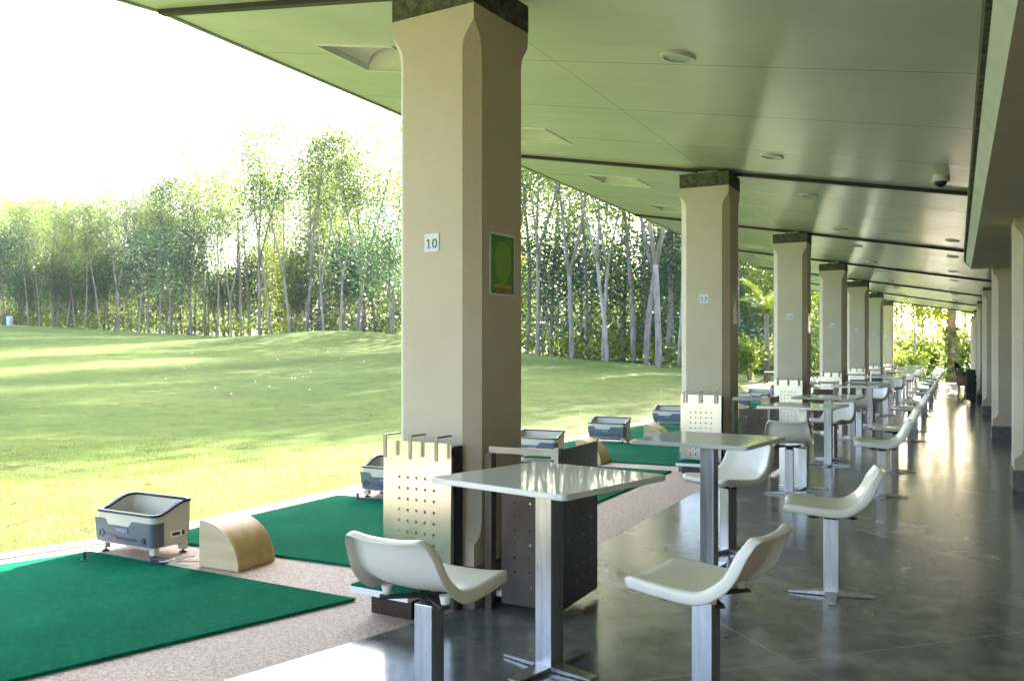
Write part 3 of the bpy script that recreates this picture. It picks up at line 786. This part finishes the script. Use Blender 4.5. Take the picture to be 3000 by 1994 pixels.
def set_table(k, j):
    n = NUM[k]; side = 'before' if j == 0 else 'past'
    if k == 0 and j == 0: x, y, rz = .87, -.83, -math.radians(14.5)
    elif j == 0: x, y, rz = 1.05, k*S-.80, -math.radians(6)
    else: x, y, rz = 1.05, k*S+.95, -math.radians(7 if k == 0 else 3)
    TB_.put((x, y, 0), rz, f'square white glass table just {side} column {n}', 'table', 'white tables on the walkway')
    # chair on the outer side along the row
    if j == 0:
        cx, cy, a = (x-.165, y-.615, -math.radians(5)) if k == 0 else (x-.05, y-.45, math.radians(jit.uniform(-2, 8)))
        CH.put((cx, cy, 0), a, f'white moulded chair turned back-on to us at the table just before column {n}', 'chair', 'white chairs at the tables')
    else:
        cx, cy = x-.02, y+.55
        CH.put((cx, cy, 0), math.radians(150 if k == 0 else jit.uniform(145, 165)), f'white moulded chair on the far side of the table just past column {n}', 'chair', 'white chairs at the tables')
    cx, cy = (1.53, -1.01) if (k == 0 and j == 0) else (1.72, y-.20)
    CH.put((cx, cy, 0), math.radians((80 if j == 0 else 98) if k == 0 else jit.uniform(88, 100)), f'white moulded chair on the walkway side of the table just {side} column {n}', 'chair', 'white chairs at the tables')
for k in range(7):
    for j in range(2):
        if k*S+j > 31.5: continue
        set_table(k, j)

# wicker armchair and black stand at the far end of the walkway
wc = thing('wicker_armchair', 'brown wicker armchair with pale cushion at the far right of the walkway', 'armchair', (2.62, 23.9, 0), math.radians(68))
n = 20; rs = []
for z, rad in ((.36, .30), (.40, .33), (.62, .37)):
    pass
mb = MB(); vs = []; NN = 25
for jz in range(2):
    for lay in (0, .045):
        for i in range(NN):
            a = math.radians(-25+230*i/(NN-1)); top = .56+.36*math.exp(-((a-PI/2)/.75)**2)
            rad = (.30 if jz == 0 else .37)+lay; z = .30 if jz == 0 else top
            vs.append((rad*math.cos(a), rad*math.sin(a)*.95, z))
A, B, C_, D_ = [list(range(q*NN, (q+1)*NN)) for q in range(4)]
fs = []
for i in range(NN-1): fs += [(A[i], A[i+1], C_[i+1], C_[i]), (B[i+1], B[i], D_[i], D_[i+1]), (C_[i], C_[i+1], D_[i+1], D_[i])]
fs += [(A[0], C_[0], D_[0], B[0]), (A[-1], B[-1], D_[-1], C_[-1])]
mb.add(vs, fs).build('barrel_back', 'wicker', wc, smooth=True)
MB().lathe([(0, .28), (.31, .28), (.33, .38), (.30, .40), (0, .40)], 24).build('seat_base', 'wicker', wc)
MB().lathe([(0, .401), (.27, .401), (.29, .43), (.26, .47), (0, .475)], 24).build('seat_cushion', 'cushion', wc, smooth=True)
MB().box(-.2, .2, .12, .24, .48, .80, Matrix.Rotation(-.15, 4, 'X')).build('back_cushion', 'cushion', wc, bevel=.04)
for sx in (-1, 1):
    for sy in (-1, 1): MB().tube([(sx*.22, sy*.22, .0), (sx*.20, sy*.20, .15), (sx*.21, sy*.21, .285)], [.016, .02, .024], 10).build('leg', 'wicker', wc, smooth=True)
st = thing('golf_trolley', 'narrow black upright trolley standing beside the right-hand columns', 'trolley', (2.60, 20.1, 0))
MB().box(-.11, .10, -.13, .13, .06, .80).build('bag_body', 'dark_metal', st, bevel=.03)
MB().tube([(-.02, 0, .80), (-.06, 0, .92), (-.14, 0, .97), (-.18, 0, .93)], .018, 10).build('handle', 'dark_metal', st, smooth=True)
MB().tube([(-.08, .0, .2), (-.16, 0, .10), (-.20, 0, .02)], .016, 10).build('prop', 'dark_metal', st, smooth=True)
for sy in (-1, 1):
    MB().lathe([(0, -.018), (.07, -.018), (.075, 0), (.07, .018), (0, .018)], 18, Matrix.Translation((.04, sy*.165, .075)) @ Matrix.Rotation(PI/2, 4, 'X')).build('wheel', 'rubber', st)

# ------------------------------------------------------------------ vegetation
rng = np.random.default_rng(11)
def leaf_cloud(centres, spread, per, size, flat=.6, droop=0, aspect=.5):
    c = np.repeat(np.asarray(centres, float), per, 0); n = len(c)
    sp = np.asarray(spread, float)
    p = c + rng.normal(size=(n, 3))*sp
    d1 = rng.normal(size=(n, 3)); d1[:, 2] = d1[:, 2]*flat - droop; d1 /= np.linalg.norm(d1, axis=1)[:, None]
    r = rng.normal(size=(n, 3)); d2 = np.cross(d1, r); d2 /= np.linalg.norm(d2, axis=1)[:, None]
    s = size*(.55+.9*rng.random(n))[:, None]
    a, b = d1*s*.5, d2*s*.5*aspect
    v = np.stack([p-a, p+b*.9-a*.1, p+a, p-b*.9-a*.1], 1).reshape(-1, 3)
    return v, np.arange(n*4).reshape(-1, 4)
def gen_tree(seed, H=18, forked=False, crown0=.42, dense=1.0, lean=0, r0=.15, nlimb=15, lsz=.24, spread=1.0):
    rd = random.Random(seed); mb = MB()
    def path(p, d, L, n, wob):
        pts = [Vector(p)]; d = Vector(d).normalized()
        for i in range(n):
            d = (d + Vector((rd.uniform(-wob, wob), rd.uniform(-wob, wob), rd.uniform(0, wob*.6)))).normalized(); pts.append(pts[-1]+d*L/n)
        return pts
    cents = []
    def limbs(stem, r, n, f0):
        for i in range(n):
            f = f0+(1-f0)*(i+rd.random())/n; q = f*(len(stem)-1); k = min(int(q), len(stem)-2); p = stem[k].lerp(stem[k+1], q-k)
            a = rd.uniform(0, 2*PI); up = rd.uniform(.5, 1.4); L = H*(.07+.15*rd.random())*(1.25-.6*f)*spread
            pt = path(p, (math.cos(a), math.sin(a), up), L, 4, .25); mb.tube(pt, [r*(1-f)*.45+.022, r*.3*(1-f)+.018, .016, .012, .007], 5)
            for w in (.5, .75, 1.0): cents.append(pt[int(w*4)] + Vector((rd.uniform(-.3, .3),)*3))
            for _ in range(3):
                b = path(pt[rd.randint(2, 3)], (rd.uniform(-1, 1), rd.uniform(-1, 1), rd.uniform(-.1, .9)), L*.5, 2, .3)
                mb.tube(b, [.012, .009, .005], 4); cents.append(b[-1])
    if forked:
        h = H*rd.uniform(.22, .4); tr = path((0, 0, -.3), (lean, rd.uniform(-.05, .05), 1), h, 6, .05)
        mb.tube(tr, [r0*1.15-r0*.3*i/6 for i in range(7)], 10)
        for s in (-1, 1):
            a = rd.uniform(-.5, .5); st = path(tr[-1], (s*rd.uniform(.12, .3)+lean*.5, a*.3, 1), H-h, 8, .06)
            mb.tube(st, [r0*.78*(1-.8*i/8) for i in range(9)], 8); limbs(st, r0, nlimb//2+2, .35)
    else:
        st = path((0, 0, -.3), (lean, rd.uniform(-.04, .04), 1), H, 12, .045)
        mb.tube(st, [r0*1.1*(1-.85*i/12) for i in range(13)], 10); limbs(st, r0, nlimb, crown0)
    cents = np.array([tuple(c) for c in cents])
    v, f = leaf_cloud(cents, (.78*spread, .78*spread, .62*spread), int(42*dense), lsz, .5, .25)
    return mb, v, f
class TreeKind:
    def __init__(s, name, seed, bark, leaf, **kw): s.a = (name, seed, bark, leaf, kw); s.o = None
    def put(s, X, Y, rz, sc, label, group, cat='tree'):
        if s.o is None:
            name, seed, bark, leaf, kw = s.a; mb, v, f = gen_tree(seed, **kw)
            r = thing(name, '', ''); mb.build('trunk', bark, r, smooth=True); np_mesh('crown', v, f, leaf, r); s.o = r; o = r
        else: o = copy_tree(s.o)
        o.location = (X, Y, ground_z(X, Y)-.05); o.rotation_euler = (0, 0, rz); o.scale = (sc*.97, sc*.97, sc); tag(o, label, cat, group); return o
P = [TreeKind('plantation_tree', 20+i, 'bark_pale', 'leaf', forked=(i % 3 == 0), lean=(.0, .10, -.07, .04)[i % 4], crown0=.20+.06*(i % 3), r0=.10+.016*(i % 3), dense=.9) for i in range(6)]
Dk = [TreeKind('plantation_tree', 50+i, 'bark_dark', 'leaf', forked=(i == 1), lean=.03*i, crown0=.36, r0=.15, dense=1.0) for i in range(3)]
Fk = TreeKind('plantation_tree', 71, 'bark_pale', 'leaf', forked=True, lean=-.02, r0=.14, nlimb=12, dense=.8)
Fk2 = TreeKind('plantation_tree', 74, 'bark_pale', 'leaf', forked=True, lean=.03, r0=.13, nlimb=12, dense=.8)
Sp = [TreeKind('plantation_tree', 90+i, 'bark_pale', 'leaf', lean=.05*(i-1), crown0=.5, r0=.14, nlimb=11, dense=.55, lsz=.2, forked=(i == 2)) for i in range(3)]
BL = [TreeKind('broadleaf_tree', 120+i, 'bark_dark', 'leaf_dark', H=9.5, crown0=.40, r0=.14, nlimb=18, dense=1.2, lsz=.26, spread=1.75) for i in range(2)]
rt = random.Random(21)
def tpx(px): return (px-1500)/2600
# explicit front-row trees (bearing, extra distance, kind, scale, rotation)
front = [  # left edge of the wood
 (86, 0, P[0], .80), (116, 1, P[1], .76), (154, -1, Dk[0], .74), (198, 0, Dk[2], .75), (221, 1, P[2], .76), (248, 0, P[4], .74), (296, 0, P[3], .78), (346, -1, Fk, .86), (406, 1, P[5], .80), (469, 0, P[1], .82), (501, 1, P[4], .84),
 (637, 0, P[2], .86), (677, 0, P[4], .86), (761, -2, Fk2, 1.05), (799, -1, P[2], 1.08), (849, 0, P[1], 1.08), (895, -1, Sp[2], 1.10), (948, -1, P[4], 1.04), (997, -1, P[5], 1.06), (1048, -2, Dk[1], 1.08), (1065, 2, Dk[0], 1.0), (928, 4, Dk[2], .98),
 (1577, -1, Fk2, .98), (1676, -2, Fk, 1.02), (1766, 0, P[4], 1.0), (1779, -2, P[1], 1.02), (1857, 0, Dk[0], 1.0), (1894, -1, Dk[1], 1.06), (1930, -4, Fk, 1.06), (1957, 2, Dk[2], 1.0), (1988, 0, P[4], 1.0), (1545, 2, Dk[2], .98), (1620, 4, P[5], 1.0), (1720, 3, Dk[0], 1.0)]
FR = [TreeKind('plantation_tree', 160+i, 'bark_white', 'leaf', forked=(i in (1, 3, 4)), lean=(-.13, .03, .08, -.05, -.02)[i], crown0=(.46, .44, .5, .44, .5)[i], r0=.105, nlimb=13, dense=1.0, spread=1.05) for i in range(5)]
sub = {P[0]: 0, P[1]: 3, P[2]: 1, P[3]: 4, P[4]: 2, P[5]: 3}
front = [(px, dd, FR[(sub[kd]+n) % 5] if kd in sub else kd, sc) for n, (px, dd, kd, sc) in enumerate(front)]
side = lambda px: 'left of the foreground column' if px < 1160 else 'between columns 10 and 12'
for i, (px, dd, kd, sc) in enumerate(front):
    t = tpx(px); D, _ = tl(t); X, Y = polar(t, D+dd)
    how = 'forked pale' if kd in (Fk, Fk2, Sp[2], FR[1], FR[3], FR[4]) else ('dark barked' if kd in Dk else 'slender pale')
    kd.put(X, Y, rt.uniform(-.5, .5)-YAW*0, sc, f'{how} plantation tree at the edge of the wood, {side(px)}', f'{how} trees at the edge of the wood {side(px)}')
US = [TreeKind('understorey_tree', 140+i, 'bark_dark', ('leaf', 'leaf_bright', 'leaf')[i], H=8.5, crown0=.08, r0=.07, nlimb=20, dense=1.1, lsz=.26, spread=1.35) for i in range(3)]
def deep(px0, px1, n, d0, d1, sc0, sc1, kinds, where):
    nm = 'low bushy tree' if kinds is US else 'tall plantation tree'
    for i in range(n):
        px = px0+(px1-px0)*(i+rt.random())/n; t = tpx(px); D, _ = tl(t); X, Y = polar(t, D+rt.uniform(d0, d1))
        rt.choice(kinds).put(X, Y, rt.uniform(0, 2*PI), rt.uniform(sc0, sc1), f'{nm} deeper inside the wood {where}', f'{nm}s inside the wood {where}')
deep(-80, 600, 21, 8, 34, .8, 1.2, US, 'on the far left')
deep(590, 1200, 18, 8, 34, .8, 1.2, US, 'left of the foreground column')
deep(1200, 2010, 20, 10, 34, .7, 1.0, US, 'between columns 10 and 12')
deep(2010, 2480, 14, 8, 30, .7, 1.0, US, 'behind column 14')
deep(-60, 560, 40, 3, 26, .72, .86, P+Dk, 'on the far left')
deep(470, 1180, 38, 3, 26, .88, 1.08, P+Sp+Sp, 'left of the foreground column')
deep(1190, 1560, 7, 2, 20, .9, 1.05, P+Dk, 'hidden behind the foreground column')
deep(1540, 2010, 17, 3, 24, .85, 1.05, P+Dk+Sp, 'between columns 10 and 12')
deep(2020, 2420, 15, 4, 30, .85, 1.05, P+Dk, 'behind column 14')
deep(2420, 2900, 9, 18, 44, .7, .95, P+Dk, 'beyond the end of the terrace')
for px, d, sc, where in ((8, 90, .92, 'at the far left'), (435, 80, .84, 'left of the pair'), (560, 79, .88, 'right of the pair'), (172, 92, .62, 'low beside the far left trees'), (1150, 66, .90, 'against the foreground column')):
    X, Y = polar(tpx(px), d); rt.choice(BL).put(X, Y, rt.uniform(0, 6), sc, f'dark green broadleaf tree before the wood, {where}', 'dark broadleaf trees before the wood')
for i, px in enumerate((60, 110, 225, 270, 318, 375, 500, 612, 660, 715, 880, 1010, 1070, 1590, 1700, 1820, 1975)):
    D, _ = tl(tpx(px)); X, Y = polar(tpx(px), D+rt.uniform(2, 11))
    BL[i % 2].put(X, Y, rt.uniform(0, 6), rt.uniform(.58, .86), 'dark green broadleaf tree growing among the plantation trunks', 'dark broadleaf trees among the plantation trunks')
# undergrowth along the foot of the wood
cs = []
for i in range(900):
    px = rt.uniform(-120, 2420); t = tpx(px); D, _ = tl(t); e = rt.uniform(-.5, 14)**1; X, Y = polar(t, D+1+e)
    h = rt.uniform(.2, 1.0)+.06*e
    cs.append((X, Y, ground_z(X, Y)+h))
v, f = leaf_cloud(cs, (.75, .75, .42), 46, .24, .5, .2)
tag(np_mesh('undergrowth', v, f, 'leaf_bright'), 'bright green undergrowth along the foot of the wood', 'undergrowth', kind='stuff')
cs = []
for i in range(260):
    px = rt.uniform(-120, 2420); t = tpx(px); D, _ = tl(t); X, Y = polar(t, D+rt.uniform(1, 12)); cs.append((X, Y, ground_z(X, Y)+rt.uniform(.5, 2.3)))
v, f = leaf_cloud(cs, (.65, .65, .6), 60, .28, .5, .2)
tag(np_mesh('undergrowth', v, f, 'leaf_dark'), 'dark green saplings and vines among the trunks of the wood', 'undergrowth', kind='stuff')
# boundary wall behind the right part of the wood
bw = thing('boundary_wall', 'beige boundary wall with vertical slots behind the trees', 'wall')
a = Vector((*polar(tpx(1640), 84), 0)); b = Vector((*polar(tpx(2330), 66), 0)); L = (b-a).length; ang = math.atan2((b-a).y, (b-a).x)
bw.location = (a.x, a.y, .6); bw.rotation_euler = (0, 0, ang)
mb = MB(); x = 0
while x < L:
    x2 = min(L, x+5.5); mb.box(x, x2, 0, .25, -1.5, 3.6)
    for q in range(3):
        if x2+.9 < L: mb.box(x2+.18+q*.32, x2+.34+q*.32, .06, .18, -.2, 3.3)
    if x2+1.1 < L: mb.box(x2, x2+1.1, 0, .25, -1.5, .0); mb.box(x2, x2+1.1, 0, .25, 3.1, 3.6)
    x = x2+1.1
mb.build('wall_panel', 'boundary', bw)

# garden plants
def palm(name, loc, H, r0, nf, fl, label, group=None, leafm='leaf_bright', bark='bark_pale', lw=.045):
    r = thing(name, label, 'palm', loc, 0, group); rd = random.Random(int(loc[0]*91+loc[1]*17))
    MB().tube([(0, 0, -.1), (.03, 0, H*.4), (-.02, .03, H*.8), (0, 0, H)], [r0*1.3, r0, r0*.85, r0*.7], 10).build('trunk', bark, r, smooth=True)
    for k in range(nf):
        a = 2*PI*k/nf+rd.uniform(-.2, .2); el = rd.uniform(.5, 1.25); mb = MB(); p = Vector((0, 0, H)); d = Vector((math.cos(a)*math.cos(el), math.sin(a)*math.cos(el), math.sin(el))); pts = [p]
        for i in range(9): d = (d+Vector((0, 0, -.13))).normalized(); pts.append(pts[-1]+d*fl/9)
        mb.tube(pts, [.016-.0013*i for i in range(10)], 5)
        for i in range(1, 10):
            for m in range(4):
                q = pts[i-1].lerp(pts[i], (m+.5)/4); t = (pts[i]-pts[i-1]).normalized(); sd = t.cross(Vector((0, 0, 1))).normalized()
                ll = fl*.30*math.sin(PI*(i+.3)/10.5)
                for s in (-1, 1):
                    e = q+(sd*s*.8+t*.55+Vector((0, 0, .12+rd.uniform(-.2, .1)))).normalized()*ll; w = t*lw
                    md = q.lerp(e, .5)+Vector((0, 0, .03)); mb.add([q-w*.3, md-w*.6, e-Vector((0, 0, ll*.15)), md+w*.6, q+w*.3], [(0, 1, 2, 3, 4)])
        mb.build('frond', leafm, r)
    return r
def bush(name, loc, R_, H, n, label, leafm='leaf_bright', size=.16, group=None, stems=9):
    r = thing(name, label, 'shrub', loc, 0, group); rd = random.Random(int(loc[0]*53+loc[1]*29)); mb = MB(); cs = []
    for k in range(stems):
        a = rd.uniform(0, 2*PI); e = rd.uniform(.2, 1); p = Vector((math.cos(a)*R_*e, math.sin(a)*R_*e, H*rd.uniform(.55, 1.0)))
        mb.tube([(p.x*.1, p.y*.1, -.05), (p.x*.5, p.y*.5, p.z*.6), tuple(p)], [.022, .016, .008], 5); cs += [p, p*.8, p*.62]
    mb.build('stems', 'bark_dark', r); v, f = leaf_cloud([tuple(c) for c in cs], (R_*.32, R_*.32, H*.14), max(4, n//len(cs)), size, .7, .1)
    np_mesh('foliage', v, f, leafm, r); return r
def at(px, d): X, Y = polar(tpx(px), d); return (X, Y, ground_z(X, Y))
palm('garden_palm', at(2246, 34), 2.55, .10, 11, 1.75, 'slim palm with arching fronds seen between columns 12 and 14')
bush('shrub', at(2198, 33), .65, 1.35, 1500, 'rounded bright green shrub at the foot of the palm between columns 12 and 14', size=.14)
bush('shrub', at(2290, 37), .7, 1.6, 900, 'yellow green shrub just left of column 14', 'leaf_yellow', .2)
ps = thing('plant_stand', 'small wooden stand with flat top beside the palm', 'stand', at(2262, 32.5))
MB().box(-.28, .28, -.2, .2, .52, .56).build('top', 'dark_metal', ps)
for sx in (-1, 1):
    for sy in (-1, 1): MB().box(sx*.2-.035, sx*.2+.035, sy*.14-.03, sy*.14+.03, -.05, .5195).build('leg', 'wicker', ps)
for i, (px, d, R_, H, lm, lb) in enumerate(((2420, 46, 1.5, 2.6, 'leaf_bright', 'broad bright shrub between columns 16 and 18'), (2340, 42, 1.2, 2.0, 'leaf', 'green shrub behind column 14'), (2520, 48, 1.6, 2.5, 'leaf_bright', 'bright shrub between columns 18 and 20'))):
    bush('shrub', at(px, d), R_, H, 1400, lb, lm, .22)
# beyond the end of the terrace
def at2(px, d, z=-.02): X, Y = polar(tpx(px), d); return (X, Y, z)
bush('shrub', at2(2640, 39), 1.0, 1.25, 1500, 'low sunlit shrub left of the lamp post beyond the terrace end', 'leaf_bright', .18)
bush('shrub', at2(2700, 42), 1.3, 1.9, 1800, 'larger leafy shrub between the lamp post and the ivy trunk', 'leaf_bright', .26)
bush('shrub', at2(2822, 37.5), .75, 2.1, 1700, 'dense yellow green shrub right of the ivy covered trunk', 'leaf_bright', .17)
bush('shrub', at2(2600, 46), 1.6, 2.4, 1500, 'pale green shrub behind the last column on the tee line', 'leaf', .25)
palm('garden_palm', at2(2722, 45), .8, .14, 12, 2.6, 'low spreading palm with broad sunlit fronds beyond the terrace end', lw=.07)
r = thing('ivy_tree', 'orange barked trunk wrapped in ivy with drooping yellow leaves beyond the terrace end', 'tree', at2(2790, 36.6))
MB().tube([(0, 0, -.1), (.04, 0, 1.2), (-.03, 0, 2.4), (.02, 0, 3.6), (.1, 0, 5.5)], [.26, .19, .17, .18, .13], 12).build('trunk', 'bark_orange', r, smooth=True)
v, f = leaf_cloud([(.26*math.cos(a), .26*math.sin(a), z) for z in np.arange(.1, 2.2, .16) for a in np.arange(0, 6.2, .9)], (.09, .09, .1), 12, .15, .6, .3)
np_mesh('ivy', v, f, 'leaf_bright', r)
cs = []
for i in range(150):
    a = rt.uniform(0, 2*PI); q = rt.uniform(.5, 2.6); cs.append((q*math.cos(a), q*math.sin(a), rt.uniform(2.9, 5.6)-.22*q))
v, f = leaf_cloud(cs, (.16, .16, .34), 55, .24, .3, 1.3, .35); np_mesh('crown', v, f, 'leaf_yellow', r)
lp = thing('lamp_post', 'thin grey garden lamp post beyond the terrace end', 'lamp post', at2(2681, 40))
MB().lathe([(0, 0), (.09, 0), (.09, .03), (.045, .05), (.045, 1.9), (0, 1.9)], 12).build('post', 'pole', lp)
MB().lathe([(0, 1.9), (.07, 1.9), (.09, 2.02), (.11, 2.10), (0, 2.16)], 14).build('lantern', 'pole', lp)

# golf balls, fallen leaves, bin
ballm = None; rb = random.Random(2)
for i in range(26):
    px = rb.gauss(850, 260); d = rb.uniform(20, 46)
    if not 120 < px < 1150: continue
    X, Y = polar(tpx(px), d); z = ground_z(X, Y)
    if ballm is None: o = MB().lathe([(.0213*math.sin(PI*i/8)+1e-4, -.0213*math.cos(PI*i/8)) for i in range(9)], 12).build('golf_ball', 'ball', smooth=True); ballm = o
    else: o = ballm.copy(); col.objects.link(o)
    o.location = (X, Y, z+.028); tag(o, 'white golf ball lying on the mown range', 'golf ball', 'golf balls scattered on the range')
lf = None
for px, y in ((437, 1428), (62, 1472), (1085, 1232)):
    d = 2600*1.30/(y-1030); X, Y = polar(tpx(px), d)
    if lf is None:
        mb = MB(); pl = [(-.05, 0, .004), (-.02, .025, .012), (.03, .022, .016), (.06, 0, .006), (.03, -.022, .018), (-.02, -.025, .010), (0, 0, .0)]
        o = mb.add(pl, [(0, 6, 1), (1, 6, 2), (2, 6, 3), (3, 6, 4), (4, 6, 5), (5, 6, 0)]).build('fallen_leaf', 'orange_leaf'); lf = o
    else: o = lf.copy(); col.objects.link(o)
    o.location = (X, Y, ground_z(X, Y)+.022); o.rotation_euler = (0, 0, px); tag(o, 'dry orange leaf lying on the grass', 'leaf', 'dry orange leaves on the grass')
bn = thing('litter_bin', 'pale litter bin at the edge of the wood on the far left', 'bin', (*polar(tpx(28), 93), ground_z(*polar(tpx(28), 93))))
MB().lathe([(0, 0), (.26, 0), (.32, .9), (.33, .92), (0, .92)], 18).build('bin_body', 'bin', bn)
MB().lathe([(0, .925), (.34, .925), (.34, .97), (.2, 1.04), (0, 1.05)], 18).build('lid', 'sign_white', bn)

# ------------------------------------------------------------------ air
hm = bpy.data.materials.new('haze_air'); hm.use_nodes = True; hn = hm.node_tree; hn.nodes.remove(hn.nodes['Principled BSDF'])
pv = hn.nodes.new('ShaderNodeVolumePrincipled'); pv.inputs['Color'].default_value = (.93, .96, 1, 1); pv.inputs['Density'].default_value = HAZE; pv.inputs['Anisotropy'].default_value = .35
hn.links.new(pv.outputs[0], hn.nodes['Material Output'].inputs['Volume'])
M['haze'] = hm
hz = MB().box(-1600, 1600, -1600, 1600, -10, 125).build('haze', 'haze'); tag(hz, 'thin pale haze in the air over the range and the distant hill', 'haze', kind='stuff')
# ------------------------------------------------------------------ light, sky, camera
w = bpy.data.worlds.new('World'); scene.world = w; w.use_nodes = True
nt = w.node_tree; bg = nt.nodes['Background']
sky = nt.nodes.new('ShaderNodeTexSky'); sky.sky_type = 'NISHITA'; sky.sun_disc = False
EL, AZ = math.radians(24), math.radians(-1.5)     # azimuth measured from +Y towards +X
sky.sun_elevation = EL; sky.sun_rotation = AZ; sky.air_density = .7; sky.dust_density = 4.0; sky.ozone_density = 1.0
nt.links.new(sky.outputs[0], bg.inputs['Color']); bg.inputs['Strength'].default_value = .112
sun = bpy.data.lights.new('sun', 'SUN'); sun.energy = 5.0; sun.angle = math.radians(.5); sun.color = (1, .93, .80)
so = bpy.data.objects.new('sun', sun); col.objects.link(so)
d = Vector((math.sin(AZ)*math.cos(EL), math.cos(AZ)*math.cos(EL), math.sin(EL)))
so.rotation_euler = d.to_track_quat('Z', 'Y').to_euler(); so.location = (0, 0, 30)
cam = bpy.data.cameras.new('camera'); co = bpy.data.objects.new('camera', cam); col.objects.link(co)
cam.lens = 36*2600/3000; cam.sensor_width = 36; cam.sensor_fit = 'HORIZONTAL'; cam.shift_y = 33/3000; cam.clip_start = .05; cam.clip_end = 4000
co.location = CAM; co.rotation_euler = (PI/2, 0, YAW); scene.camera = co
vs = scene.view_settings; vs.view_transform = 'Standard'; vs.look = 'None'; vs.gamma = 1; vs.exposure = 3.9; vs.use_curve_mapping = False
scene.render.engine = 'CYCLES'; scene.cycles.use_denoising = True; scene.cycles.max_bounces = 10; scene.cycles.diffuse_bounces = 5; scene.cycles.transparent_max_bounces = 8
scene.cycles.caustics_reflective = False; scene.cycles.caustics_refractive = False; scene.cycles.sample_clamp_indirect = 8
